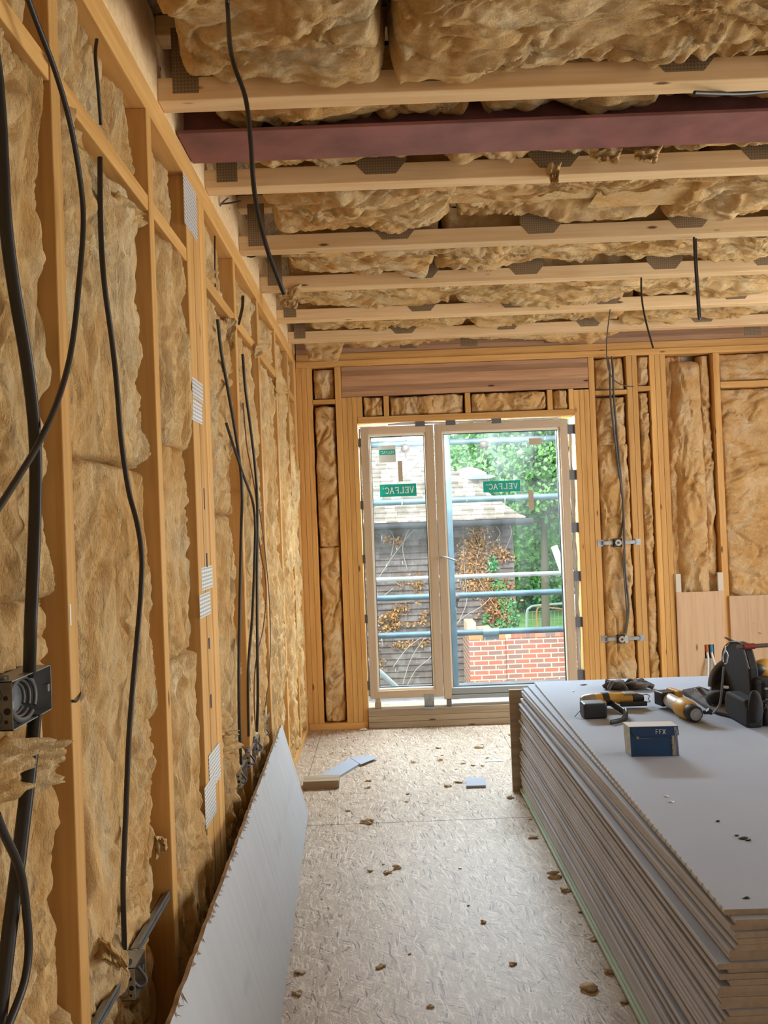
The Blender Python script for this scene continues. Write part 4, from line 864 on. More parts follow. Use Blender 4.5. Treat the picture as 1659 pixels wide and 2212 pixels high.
# ------------------------------------------------------------------ leaning board
def lean():
    A0 = Vector((-.318, 1.36, .002)); A1 = Vector((-.447, 3.955, .002)); T1 = Vector((-.561, 3.915, .468)); T0 = Vector((-.465, 1.38, .482))
    r = empty('leaning_board', (-.40, 2.6, 0), 'long white plasterboard offcut leaning on edge against the left wall', 'plasterboard')
    nn = (A1-A0).cross(T0-A0).normalized(); nn = nn if nn.x > 0 else -nn
    th = .0125; n = 90; rg = random.Random(4)
    vs = []; top = []
    for i in range(n+1):
        f = i/n; j = (rg.uniform(-.004, .004) if 0 < i < n else 0); b = A0.lerp(A1, f)+Vector((0, 0, max(0, rg.uniform(-.004, .004)) if i % 3 else 0)); t = T0.lerp(T1, f)+Vector((0, 0, j))
        vs += [b, t, t-nn*th, b-nn*th]; top.append(t)
    face = MB(); core = MB(); face.v = [tuple(v) for v in vs]
    for i in range(n):
        a, b = i*4, (i+1)*4
        for q in ((0, 1), (2, 3)): face.f.append([a+q[0], a+q[1], b+q[1], b+q[0]]); face.m.append(0); face.sm.append(False)
        for q in ((1, 2), (3, 0)): face.f.append([a+q[0], a+q[1], b+q[1], b+q[0]]); face.m.append(1); face.sm.append(False)
    face.f += [[0, 1, 2, 3], [n*4, n*4+1, n*4+2, n*4+3]]; face.m += [1, 1]; face.sm += [False, False]
    LB = pbmat('board_face', (.47, .49, .52), .03); CORE = simple('torn_core', (.36, .25, .15), .95, bump=.8, bscale=90, var=.25, vscale=30)
    face.build('board', [LB, CORE], r)
    tp = MB(); U = (T1-T0).normalized(); D = (A0-T0).normalized()
    for i in range(3, n-3):
        if rg.random() < (.75 if i < 55 else .35):
            c = top[i]; w_ = rg.uniform(.004, .014); hh = rg.uniform(.004, .016)*(1.7 if rg.random() < .12 else 1)
            p0, p1, tip = c-U*w_, c+U*w_, c+D*hh+nn*rg.uniform(.004, .011)+U*rg.uniform(-.008, .008)
            md = c+D*hh*.5+nn*.001
            tp.add([p0+nn*.0006, p1+nn*.0006, md+U*w_*.6+nn*.001, tip, md-U*w_*.6+nn*.001, c+nn*.0003-D*.001], [(0, 1, 2, 3, 4)])
    o = tp.build('torn_paper', simple('torn_paper', (.28, .21, .15), .9), r, fixn=False)
    # faint printed marks: triangles and dashes
    pr = MB()
    def pt(f, g): return A0.lerp(A1, f).lerp(T0.lerp(T1, f), g)+nn*.0006
    def ln(f0, g0, f1, g1, t=.0012):
        a, b = pt(f0, g0), pt(f1, g1); s = (b-a).cross(nn).normalized()*t; pr.add([a-s, b-s, b+s, a+s], [(0, 1, 2, 3)])
    for f in (.02, .115, .62, .86):
        d = .018
        ln(f, .44, f+d, .50); ln(f+d, .50, f, .56); ln(f, .56, f, .44)
        for q in range(7): ln(f+.03+q*.0035, .45+.01*(q % 2), f+.031+q*.0035, .55-.012*(q % 3), .0006)
    for f in (.2, .27, .36, .44, .74, .8):
        for q in range(9): ln(f+q*.0042, .46+.01*(q % 2), f+.001+q*.0042, .53-.012*(q % 3), .0006)
    pr.build('printed_marks', simple('faint_print', (.45, .455, .46), .8), r, fixn=False)
lean()

# ------------------------------------------------------------------ offcuts and floor debris
tag(MB().prism([(-.511, .0), (-.311, .0), (-.311, .044), (-.511, .044)], 4.30, 4.40, 1).build('timber_offcut', GREYW, None, .002), 'short brown timber offcut lying by the far end of the leaning board', 'offcut')
a, b, c, d = Z(668, 1683), Z(697, 1678), Z(775, 1642), Z(742, 1641)
pb = [(-.47, 4.42), (-.35, 4.41), (-.20, 4.70), (-.155, 4.79), (-.27, 4.81)]
tag(MB().prism(pb, .001, .0135, 2).build('plasterboard_offcut', [TOPP]), 'slanted pale blue plasterboard offcut on the floor near the corner', 'offcut')
tag(MB().prism([(-.20, 4.66), (-.10, 4.78), (-.16, 4.84), (-.27, 4.80)], .0135, .0155, 2).build('paper_flap', [TOPP]), 'torn paper flap on the far end of the slanted offcut', 'offcut')
sq = [Z(1008, 1703), Z(1050, 1702), Z(1051, 1684), Z(1009, 1683)]
tag(MB().prism([(.391, 4.225), (.498, 4.222), (.512, 4.35), (.405, 4.355)], .001, .0135, 2).build('plasterboard_offcut', [TOPP, GYP]), 'square pale blue plasterboard offcut on the floor', 'offcut')
tag(MB().box(.55, .66, 4.66, 4.69, .001, .003).build('foil_scrap', simple('foil', (.55, .68, .72), .3, .5)), 'shiny pale blue foil scrap on the floor near the stack', 'scrap')
deb = [(959, 1562, 1.6, 'large pale insulation chunk against the sill timbers'), (1103, 1588, 1.3, 'insulation crumb at the far corner of the stack'), (786, 1577, 1.0, 'insulation wisp at the foot of the jack studs'),
       (823, 1580, .4, None), (1034, 1616, 1.4, 'flat insulation scrap in the middle distance below the sill'), (1040, 1608, .7, None), (947, 1616, 1.0, None), (950, 1643, 1.0, None), (954, 1632, .6, None), (892, 1648, .8, 'square tan insulation cube on the floor'), (1000, 1650, .8, None), (1022, 1654, .7, None), (1042, 1655, .6, None), (985, 1662, .6, None), (1052, 1638, .9, None),
       (795, 1688, .8, None), (795, 1702, .9, None), (880, 1716, .6, None), (878, 1732, .5, None), (990, 1690, 1.0, 'tan insulation scrap left of the square offcut'), (967, 1699, 1.2, 'stringy insulation scrap left of the square offcut'), (1100, 1724, 1.2, 'white wool tuft at the foot of the board behind the stack'), (752, 1752, .6, None), (793, 1778, 1.4, 'dark-tipped insulation scrap lying on the floor joint'),
       (1150, 1810, 1.0, 'insulation wisp right of the aisle by the stack'), (836, 1886, 1.0, 'brown-speckled insulation scrap, left of a pair mid floor'), (857, 1876, 1.0, 'brown-speckled insulation scrap, right of a pair mid floor'), (799, 1882, .6, None), (827, 1868, .4, None), (993, 1877, .4, None), (1196, 1893, 1.5, 'rounded insulation lump beside the stack mid floor'), (1218, 1925, 1.2, 'insulation scrap beside the stack just before the lump'),
       (1043, 1993, .7, None), (822, 2089, .9, None), (1104, 2084, .8, None), (648, 2101, .9, None), (640, 2146, .9, None), (930, 2176, .6, None), (1273, 2137, 1.4, 'pale insulation ball on the floor beside the front of the stack'), (1312, 2101, 1.2, None), (1280, 2030, .8, None), (1255, 1970, .5, None), (1012, 1957, .3, None), (694, 1943, .3, None), (885, 2061, .3, None), (716, 1628, .9, None), (1145, 1770, .5, None), (1345, 2165, .9, None)]
TUFT = insul('mineral_wool_scrap', (1, 1, 1), cA=(.96, .82, .60), cB=(.90, .66, .38), cC=(.98, .92, .80))
for i, (px, py, s, lb) in enumerate(deb):
    p = Z(px, py, 0.0); k = .0115*s; rd = random.Random(i)
    mb = MB(); mb.blob((p.x, p.y, k*.45), (k*rd.uniform(.9, 1.6), k*rd.uniform(.6, 1.1), k*.55), i, .5, 3)
    mb.blob((p.x+k*.9, p.y+k*rd.uniform(-.5, .5), k*.3), (k*.8, k*.5, k*.35), i+50, .5, 2)
    if i == 0: mb = MB().blob((p.x, p.y-.01, .034), (.034, .028, .040), 3, .3, 3)
    tag(mb.build('insulation_scrap', TUFT), lb or 'small pale insulation crumb lying on the floor boards', 'scrap', None if lb else 'small crumbs on the floor')

# ------------------------------------------------------------------ tools on the stack
YEL = simple('tool_yellow', (.62, .36, .06), .42); TBLK = simple('tool_black', (.02, .022, .026), .45, bump=.2, bscale=150); TGRY = simple('tool_grey', (.34, .33, .31), .35, .5); NAVY = simple('box_blue', (.002, .036, .115), .5, var=.1, vscale=10)
FAB = simple('bag_fabric', (.013, .013, .015), .75, bump=.6, bscale=300, var=.15); LEA = simple('worn_leather', (.075, .06, .052), .8, bump=.6, bscale=60, var=.35, vscale=20)
S = STOP+.0005
# collated screwgun lying on its side
r = empty('screw_gun', (.98, 3.47, S), 'yellow and black cordless screw gun with dark battery, lying on the stack', 'power tool')
mb = MB().tube(smooth([(.905, 3.505, S+.038), (.95, 3.505, S+.040), (1.02, 3.508, S+.041), (1.09, 3.51, S+.040)]), [.026]*3+[.030]*8+[.027]*8, 14); mb.build('body', YEL, r)
MB().tube([(.862, 3.50, S+.036), (.872, 3.502, S+.037), (.905, 3.505, S+.038), (.925, 3.505, S+.039)], [.018, .027, .031, .030], 16).build('motor_cap', TGRY, r)
MB().tube([(.955, 3.506, S+.040), (.985, 3.507, S+.041)], .0315, 16).build('band', TBLK, r)
MB().tube([(1.09, 3.51, S+.040), (1.12, 3.512, S+.038), (1.145, 3.513, S+.036)], [.026, .022, .017], 12).build('nose', TBLK, r)
MB().tube(smooth([(1.145, 3.52, S+.050), (1.165, 3.52, S+.052), (1.178, 3.52, S+.045), (1.172, 3.52, S+.03), (1.180, 3.52, S+.018), (1.145, 3.52, S+.018)]), .0022, 6).build('depth_stop', GALV, r)
MB().box(1.03, 1.15, 3.468, 3.487, S+.012, S+.032).build('screw_feed', TBLK, r, .003)
MB().box(1.055, 1.105, 3.485, 3.53, S+.062, S+.068).build('shiny_plate', TGRY, r, .001)
MB().tube(smooth([(.955, 3.50, S+.030), (.935, 3.45, S+.030), (.905, 3.40, S+.032)]), [.02]*13, 12, flat=(.8, 1.1)).build('handle', YEL, r)
MB().box(.828, .930, 3.325, 3.405, S, S+.066).build('battery', TBLK, r, .009)
MB().box(.835, .922, 3.405, 3.42, S+.014, S+.058).build('battery_foot', TGRY, r, .004)
MB().tube(smooth([(.832, 3.38, S+.03), (.815, 3.37, S+.02), (.795, 3.36, S+.004)]), .0015, 6).build('hook_wire', TBLK, r)
mag = MB(); pts = [Vector(p) for p in ((.985, 3.49, S+.03), (1.005, 3.42, S+.02), (1.015, 3.36, S+.012), (1.0, 3.30, S+.006), (.955, 3.255, S+.004), (.915, 3.235, S+.004))]
mag.tube(smooth(pts), [.012]*10+[.022]*8+[.012]*8, 8, flat=(1.3, .35)); mag.build('screw_magazine', TBLK, r)
# right-hand tool with round end
r = empty('cordless_tool', (1.29, 3.35, S), 'yellow and white barrel-shaped cordless tool with a round dark end', 'power tool')
ax0, ax1 = Vector((1.262, 3.205, S+.036)), Vector((1.235, 3.50, S+.042)); A_ = lambda f: ax0.lerp(ax1, f)
MB().tube([A_(.0), A_(.02), A_(.16)], [.028, .034, .034], 24).build('front_collar', TBLK, r)
MB().tube([A_(-.012), A_(.004)], .025, 24).build('lens_ring', TGRY, r)
MB().tube([A_(-.016), A_(-.01)], .015, 20).build('lens', GALV, r)
MB().tube([A_(.14), A_(.19), A_(.42), A_(.47)], [.033, .041, .041, .034], 24).build('collar', YEL, r)
MB().tube([A_(.44), A_(.86)], [.031, .031], 24).build('barrel', simple('barrel_grey', (.55, .53, .48), .4), r)
nb = MB(); R_ = Matrix.Rotation(.25, 3, 'Z'); nb.box(-.042, .042, -.035, .03, -.028, .034, R=R_, c=A_(.92)); nb.build('battery_head', TBLK, r, .006)
nb = MB(); nb.box(.020, .048, -.055, .032, -.026, .042, R=R_, c=A_(.90)); nb.build('side_shell', YEL, r, .005)
MB().box(1.296, 1.315, 3.20, 3.215, S+.036, S+.05).tube([(1.305, 3.19, S+.058), (1.322, 3.19, S+.043)], .010, 10).build('clamp_knob', TBLK, r)
# gloves
r = empty('work_gloves', (1.20, 3.86, S), 'crumpled pair of dark work gloves near the far edge of the stack', 'gloves')
for q, (cx, cy, sx, dirs) in enumerate([(1.13, 3.87, 1, [(-.05, .01, .012), (-.04, -.03, .02), (.03, -.04, .01)]), (1.225, 3.86, -1, [(.06, -.03, .006), (.07, -.005, .012), (.04, .04, .015), (-.03, .04, .02)])]):
    mb = MB().blob((cx, cy, S+.020), (.048, .036, .022), 21+q, .38, 3)
    for dd in dirs:
        mb.tube(smooth([(cx, cy, S+.015), (cx+dd[0]*.6, cy+dd[1]*.6, S+.018+dd[2]), (cx+dd[0]*1.25, cy+dd[1]*1.25, S+.011)]), [.012]*4+[.0125]*4+[.010]*5, 10)
    g_ = mb.build('glove', LEA, r)
    mb = MB().tube([(cx-sx*.02, cy+.02, S+.02), (cx-sx*.045, cy+.03, S+.022)], [.022, .026], 14); child(mb, 'cuff', LEA, g_, r)
# blue box
r = empty('fixings_box', (.947, 2.85, S), 'dark blue cardboard fixings box with torn edge on the plasterboard stack', 'box')
x0, x1, y0, y1, zt_ = .862, 1.032, 2.800, 2.862, S+.108
bx = MB(); t = .0015
def skewbox(x0b, x1b, x0t, x1t): return [(x0b, y0, S), (x1b, y0-.012, S), (x1b, y1-.012, S), (x0b-.002, y1, S), (x0t, y0, zt_), (x1t, y0-.010, zt_+.001), (x1t, y1-.010, zt_-.002), (x0t-.004, y1, zt_-.003)]
bx.add(skewbox(x0, x1, x0-.002, x1-.004), [(0, 4, 5, 1), (1, 5, 6, 2), (2, 6, 7, 3), (0, 1, 2, 3)]); bx.build('carton', NAVY, r, fixn=False)
sl = MB(); v = skewbox(x0, x1, x0-.002, x1-.004); sl.add([v[0], v[4], v[7], v[3]], [(0, 1, 2, 3)]); sl.build('worn_end', simple('worn_card', (.50, .56, .55), .7, var=.2, vscale=60), r, fixn=False)
MB().prism([(x0-.006, y0-.002), (x1-.003, y0-.014), (x1-.003, y1-.012), (x0-.008, y1)], zt_-.001, zt_+.0015, 2).build('lid', simple('white_card', (.62, .64, .66), .6), r)
MB().add([(x0-.004, y0-.0035, zt_), (x1-.002, y0-.0155, zt_+.0005), (x1+.001, y0-.0165, zt_-.032), (x0+.012, y0-.005, zt_-.034)], [(0, 1, 2, 3)]).build('lid_flap', NAVY, r, fixn=False)
fn = Vector((-.07, -1, 0)).normalized(); fu = Vector((1, -.07, 0)).normalized()
text('FFX', Vector((x1-.083, y0-.0115, zt_-.026))+fn*.001, fu, (0, 0, 1), fn, .017, simple('white_print', (.55, .55, .54), .6), 'lettering', r, serif=False, adv=.86, wsc=.85)
st_ = MB()
for q in range(4): st_.add([Vector((x1-.017+q*.0045, y0-.0168, zt_-.002-.0 ))+fu*0, Vector((x1-.0155+q*.0045, y0-.0168, zt_-.002)), Vector((x1-.0125+q*.0045, y0-.0180, zt_-.032)), Vector((x1-.014+q*.0045, y0-.0180, zt_-.032))], [(0, 1, 2, 3)]); st_.add([(x1-.018+q*.0045, y0-.0122, zt_-.034), (x1-.0165+q*.0045, y0-.0122, zt_-.034), (x1-.0165+q*.0045, y0-.0124, S+.002), (x1-.018+q*.0045, y0-.0124, S+.002)], [(0, 1, 2, 3)])
st_.build('stripes', simple('stripe_white', (.5, .5, .48), .6), r, fixn=False)
tr_ = MB(); rg = random.Random(3); zz = zt_-.034
while zz > S+.004:
    tr_.add([(x1-.024+rg.uniform(-.003, .002), y0-.0118, zz), (x1-.018, y0-.0121, zz), (x1-.018, y0-.0121, zz-.006), (x1-.024+rg.uniform(-.003, .002), y0-.0118, zz-.006)], [(0, 1, 2, 3)]); zz -= .006
tr_.add([(x0+.02, y0-.0025, S+.072), (x0+.028, y0-.003, S+.074), (x0+.030, y0-.003, S+.064), (x0+.022, y0-.0025, S+.062)], [(0, 1, 2, 3)]); tr_.add([(x0+.03, y0-.0035, S+.067), (x0+.075, y0-.0065, S+.0645), (x0+.075, y0-.0065, S+.0635), (x0+.03, y0-.0035, S+.066)], [(0, 1, 2, 3)])
tr_.build('scuffs', simple('bare_card', (.30, .24, .18), .8), r, fixn=False)
# tool bag
r = empty('tool_bag', (1.72, 3.22, S), 'black open tool tote with red-ended handle bar at the right photo edge', 'bag')
by0, by1 = 3.095, 3.36
arch = []
for px, py in [(1556, 1535), (1562, 1500), (1561, 1450), (1561, 1415), (1566, 1398), (1576, 1388), (1590, 1386), (1603, 1391), (1610, 1415), (1618, 1445), (1622, 1500), (1622, 1560)]:
    p = L(px, py, 1.485); arch.append((p.y, max(p.z, S)))
MB().prism(arch, 1.485, 1.525, 0).build('end_panel', FAB, r, .008)
MB().tube(smooth([(1.484, y, z) for y, z in arch[2:10]]), .0035, 8).build('piping', simple('grey_piping', (.13, .13, .14), .5), r)
MB().prism([(3.10, S), (3.30, S), (3.31, .66), (3.29, .70), (3.12, .70), (3.09, .66)], 1.425, 1.49, 0).build('end_pocket', FAB, r, .010)
MB().box(1.50, 2.08, by0+.02, by1-.02, S, .775).build('body', FAB, r, .012)
MB().box(1.495, 2.08, by0, by0+.025, S+.02, .70).build('front_pocket', FAB, r, .010)
MB().box(1.50, 2.08, by0-.002, by0+.002, .703, .7075).build('trim_stripe', simple('tan_stripe', (.16, .115, .06), .7), r)
MB().box(1.50, 2.08, by0-.003, by0+.003, .745, .752).build('rim_stripe', TGRY, r)
pk = MB().blob((1.46, 3.098, .68), (.030, .022, .072), 5, .10, 3); pk.build('side_pouch', FAB, r)
hb = B(1608, 1397, 3.23); MB().tube([(hb.x-.03, 3.23, hb.z), (2.06, 3.23, hb.z+.012)], .009, 12).build('handle_bar', simple('dark_handle', (.10, .07, .055), .5), r)
MB().tube([(hb.x-.005, 3.23, hb.z), (hb.x+.042, 3.23, hb.z+.001)], .0125, 12).build('handle_grip', simple('red_plastic', (.22, .02, .012), .5), r)
lp = MB().box(-.022, .022, -.012, .012, -.004, .004, R=Matrix.Rotation(.45, 3, 'Y'), c=L(1577, 1382, 1.495)); lp.build('top_loop', simple('brown_loop', (.10, .07, .05), .8), r, .002)
tx = B(1643, 1532, by0-.004); text('TA', (tx.x, by0-.001, tx.z), (1, 0, 0), (0, 0, 1), (0, -1, 0), .020, simple('dull_gold', (.10, .07, .04), .6), 'lettering', r, serif=False, adv=.8)
# carabiner + strap
MB().tube(smooth([B(1562, 1430, 3.10), B(1561, 1418, 3.10), B(1567, 1407, 3.10), B(1572, 1415, 3.10), B(1569, 1432, 3.10), B(1564, 1434, 3.10)]), .0028, 8).tube([B(1567, 1407, 3.10), B(1566, 1395, 3.11)], .003, 8).build('carabiner', GALV, r)
MB().tube(smooth([B(1563, 1440, 3.095), B(1560, 1475, 3.08), B(1558, 1500, 3.08), B(1553, 1525, 3.08), B(1540, 1541, 3.09)]), .008, 8, flat=(1.0, .3)).build('strap', simple('grey_strap', (.09, .09, .095), .6), r)
MB().tube([B(1562, 1484, 3.07), B(1573, 1485, 3.07)], .006, 10).build('buckle', TGRY, r)
for q, (px, py, c_) in enumerate([(1650, 1440, YEL), (1632, 1436, TBLK)]):
    p = B(px, py, 3.25)
    tag(MB().blob((p.x, 3.25, .785), (.05, .04, .04 if q else .045), 30+q, .15, 3).build('stowed_tool', c_), ['yellow rounded tool poking out of the tool tote', 'black rounded tool poking out of the tool tote'][q], 'tool')
# leather pouch + saw left of the bag
r = empty('tool_pouch', (1.40, 3.45, S), 'black leather tool pouch with pointed flap lying left of the tool tote', 'pouch')
pz = [B(1473, 1489, 3.70), B(1512, 1482, 3.66), B(1560, 1500, 3.40), B(1590, 1520, 3.30), B(1583, 1552, 3.25), B(1545, 1547, 3.33), B(1520, 1524, 3.45), B(1492, 1503, 3.62)]
top = [(p.x, p.y, max(p.z, S+.016)) for p in pz]; bot = [(x, y, S+.001) for x, y, z in top]; n = len(top)
MB().add(top+bot, [tuple(range(n)), tuple(range(n, 2*n))[::-1]]+[(i, (i+1) % n, n+(i+1) % n, n+i) for i in range(n)]).build('flap', LEA, r, .004)
fl_ = MB(); c = B(1545, 1512, 3.40); fl_.blob((1.46, 3.42, S+.05), (.055, .06, .055), 44, .2, 3); fl_.build('pocket', FAB, r)
MB().tube(smooth([B(1510, 1487, 3.52), B(1525, 1505, 3.47), B(1545, 1524, 3.38)]), .010, 8, flat=(.5, 1.2)).build('strap', LEA, r)
MB().tube(smooth([B(1500, 1490, 3.58), B(1504, 1487, 3.58), B(1509, 1491, 3.57), B(1505, 1494, 3.57), B(1500, 1490, 3.58)]), .002, 6).build('ring', GALV, r)
r = empty('circular_saw', (1.53, 3.46, S), 'cordless circular saw with dark round blade guard standing behind the pouch', 'power tool')
cx, cz, cr_ = 1.545, S+.098, .108
MB().tube([(cx, 3.44, cz), (cx, 3.475, cz)], cr_, 40).build('blade_guard', simple('guard_black', (.03, .03, .032), .5), r, .004)
MB().tube([(cx+cr_*1.004*math.cos(a), 3.457, cz+cr_*1.004*math.sin(a)) for a in np.linspace(pi*.42, pi*1.02, 24)], .010, 8, flat=(1.6, .3)).build('guard_rim', simple('rim_grey', (.30, .31, .32), .35, .5), r)
MB().box(1.475, 1.60, 3.37, 3.44, S+.035, S+.085).build('motor_housing', YEL, r, .010)
MB().tube([(1.47, 3.405, S+.045), (1.50, 3.405, S+.10)], .014, 10).build('handle', YEL, r)
MB().box(1.45, 1.66, 3.38, 3.50, S, S+.006).build('base_plate', TGRY, r, .001)
MB().box(1.455, 1.64, 3.505, 3.53, S+.0, S+.04).build('rear_handle', TBLK, r, .005)

# ------------------------------------------------------------------ outside
def tilecourses(name, mat, parent, rows, label=None):
    mb = MB()
    for vs in rows: mb.add(vs, [(0, 1, 2, 3), (4, 5, 6, 7), (0, 1, 5, 4), (3, 2, 6, 7), (0, 3, 7, 4), (1, 2, 6, 5)])
    return mb.build(name, mat, parent)
def tilemat(name, cols, sx, gap, seedoff=0, moss=None, axis='Y'):
    m, nt, N, K, P = newmat(name); P.inputs['Roughness'].default_value = .85
    ge = N.new('ShaderNodeNewGeometry'); sp = N.new('ShaderNodeSeparateXYZ'); K.new(ge.outputs['Position'], sp.inputs[0])
    row = N.new('ShaderNodeMath'); row.operation = 'MULTIPLY'; K.new(sp.outputs[2], row.inputs[0]); row.inputs[1].default_value = 1/gap
    rf = N.new('ShaderNodeMath'); rf.operation = 'FLOOR'; K.new(row.outputs[0], rf.inputs[0])
    wn = N.new('ShaderNodeTexWhiteNoise'); wn.noise_dimensions = '1D'; K.new(rf.outputs[0], wn.inputs['W'])
    xx = N.new('ShaderNodeMath'); xx.operation = 'MULTIPLY_ADD'; K.new(sp.outputs[0], xx.inputs[0]); xx.inputs[1].default_value = 1/sx; K.new(wn.outputs['Value'], xx.inputs[2])
    fx = N.new('ShaderNodeMath'); fx.operation = 'FLOOR'; K.new(xx.outputs[0], fx.inputs[0])
    cb = N.new('ShaderNodeCombineXYZ'); K.new(fx.outputs[0], cb.inputs[0]); K.new(rf.outputs[0], cb.inputs[1])
    w2 = N.new('ShaderNodeTexWhiteNoise'); w2.noise_dimensions = '3D'; K.new(cb.outputs[0], w2.inputs['Vector'])
    r = ramp(N, cols); K.new(w2.outputs['Value'], r.inputs[0])
    fc = N.new('ShaderNodeMath'); fc.operation = 'FRACT'; K.new(xx.outputs[0], fc.inputs[0])
    g = ramp(N, [(.0, (.35, .35, .35)), (.05, (1, 1, 1))]); K.new(fc.outputs[0], g.inputs[0])
    mx = N.new('ShaderNodeMix'); mx.data_type = 'RGBA'; mx.blend_type = 'MULTIPLY'; mx.inputs[0].default_value = 1; K.new(r.outputs[0], mx.inputs[6]); K.new(g.outputs[0], mx.inputs[7])
    n = N.new('ShaderNodeTexNoise'); n.inputs['Scale'].default_value = 9; n.inputs['Detail'].default_value = 5; K.new(ge.outputs['Position'], n.inputs['Vector'])
    r3 = ramp(N, [(.35, (.6, .6, .6)), (.65, (1.0, 1.0, 1.0))]); K.new(n.outputs['Fac'], r3.inputs[0])
    m2 = N.new('ShaderNodeMix'); m2.data_type = 'RGBA'; m2.blend_type = 'MULTIPLY'; m2.inputs[0].default_value = .8; K.new(mx.outputs[2], m2.inputs[6]); K.new(r3.outputs[0], m2.inputs[7])
    K.new(m2.outputs[2], P.inputs['Base Color']); return m
GZ = -2.75
ho = empty('house', (-1.5, 14, GZ), 'neighbouring house with tile-hung wall and pale tiled hip roof', 'house')
TH = tilemat('hung_tiles', [(0, (.16, .125, .115)), (.5, (.22, .18, .165)), (1, (.27, .23, .22))], .17, .105)
RT = tilemat('roof_tiles', [(0, (.30, .25, .19)), (.5, (.46, .40, .32)), (1, (.60, .54, .46))], .18, .082)
xr = 2.16; rows = []; z = GZ
MB().box(-7, xr-.02, 13.03, 20, GZ, 1.42).build('wall_core', TH, ho)
while z < 1.40:
    a, b = z, z+.112
    rows.append([(-7, 12.985, a), (xr, 12.985, a), (xr, 13.02, b), (-7, 13.02, b), (-7, 13.03, a), (xr, 13.03, a), (xr, 13.035, b), (-7, 13.035, b)]); z += .105
tilecourses('wall_tiles', TH, ho, rows)
pt_ = math.radians(40); gg = .125; rows = []
x_e, y_e, z_e = 2.30, 12.58, 1.43
for i in range(34):
    s0 = i*gg; s1 = s0+gg*1.15; y0_, y1_ = y_e+s0*math.cos(pt_), y_e+s1*math.cos(pt_); za, zb = z_e+s0*math.sin(pt_)+.034, z_e+s1*math.sin(pt_)+.004
    xa = x_e-s0*math.cos(pt_)*1.0; xb = x_e-s1*math.cos(pt_)
    rows.append([(-7, y0_, za), (xa+random.uniform(-.03, .05), y0_, za), (xb, y1_, zb), (-7, y1_, zb), (-7, y0_, za-.02), (xa, y0_, za-.02), (xb, y1_, zb-.03), (-7, y1_, zb-.03)])
tilecourses('roof', RT, ho, rows)
rows = []
for i in range(34):
    s0 = i*gg; s1 = s0+gg*1.15; xa, xb = x_e-s0*math.cos(pt_), x_e-s1*math.cos(pt_); za, zb = z_e+s0*math.sin(pt_)+.02, z_e+s1*math.sin(pt_)+.004; ya, yb = y_e+s0*math.cos(pt_), y_e+s1*math.cos(pt_)
    rows.append([(xa, ya, za), (xa, 22, za), (xb, 22, zb), (xb, yb, zb), (xa, ya, za-.02), (xa, 22, za-.02), (xb, 22, zb-.03), (xb, yb, zb-.03)])
tilecourses('roof_side', RT, ho, rows)
GUT = simple('black_gutter', (.035, .037, .042), .4)
MB().tube([(-7, 12.55, 1.38), (2.42, 12.55, 1.38)], .055, 10).build('gutter', GUT, ho)
MB().box(-7, 2.25, 12.62, 13.0, 1.33, 1.36).build('soffit', GUT, ho)
# small tiled turret with white lead top behind the roof
tu = empty('roof_turret', (1.7, 17, 1.5), 'small tiled turret with white domed top behind the house roof', 'turret')
a, b = B(1003, 1036, 17), B(1057, 1078, 17)
MB().box(a.x, b.x, 17, 18, 1.0, a.z).build('tiled_body', RT, tu)
MB().box(a.x-.35, b.x+.03, 16.9, 18.1, a.z, a.z+.09).build('lead_band', simple('lead_grey', (.35, .42, .47), .5), tu)
c = B(1018, 1022, 17); MB().tube([(c.x, 17.5, a.z+.09), (c.x, 17.5, a.z+.16), (c.x, 17.5, a.z+.27), (c.x, 17.5, a.z+.31)], [.42, .40, .18, .02], 20).build('dome', simple('white_lead', (.8, .82, .82), .5), tu)
# creeper on the hung tiles
def leaves(name, mat, parent, pts, size, seed=0, flatn=None, mats=None):
    rg = np.random.RandomState(seed); n = len(pts); pts = np.array(pts)
    d1 = rg.normal(size=(n, 3)); 
    if flatn is not None: d1 -= np.outer(d1@np.array(flatn), flatn)*.7
    d1 /= np.linalg.norm(d1, axis=1)[:, None]; d2 = np.cross(d1, rg.normal(size=(n, 3))); d2 /= np.linalg.norm(d2, axis=1)[:, None]
    s = size*rg.uniform(.6, 1.4, n)[:, None]
    V_ = np.stack([pts-d1*s*.5, pts+d2*s*.32, pts+d1*s*.55, pts-d2*s*.32], 1).reshape(-1, 3)
    F_ = np.arange(4*n).reshape(n, 4)
    mb = MB(); mb.add(V_, F_.tolist()); 
    if mats: mb.m = rg.randint(0, len(mats), n).tolist()
    return mb.build(name, mats or mat, parent, fixn=False)
cr = empty('climbing_plant', (1.2, 12.97, GZ), 'bare creeper with brown and green leaves climbing the house wall', 'climber')
BRL = [simple('dry_leaf_%d' % i, c, .8) for i, c in enumerate([(.42, .22, .08), (.55, .32, .14), (.30, .15, .06)])]
GRL = [simple('ivy_leaf_%d' % i, c, .6) for i, c in enumerate([(.08, .30, .10), (.14, .42, .16)])]
rg = random.Random(9); lp_ = []; gp_ = []; vm = MB()
def cluster(px0, py0, px1, py1, n, out, spread=14):
    a_, b_ = B(px0, py0, 12.95), B(px1, py1, 12.95)
    for _ in range(int(n*2.2)):
        f = rg.random(); s = spread*.0065
        out.append((a_.x+(b_.x-a_.x)*f+rg.gauss(0, s), 12.95+rg.uniform(-.03, .03), a_.z+(b_.z-a_.z)*f+rg.gauss(0, s)))
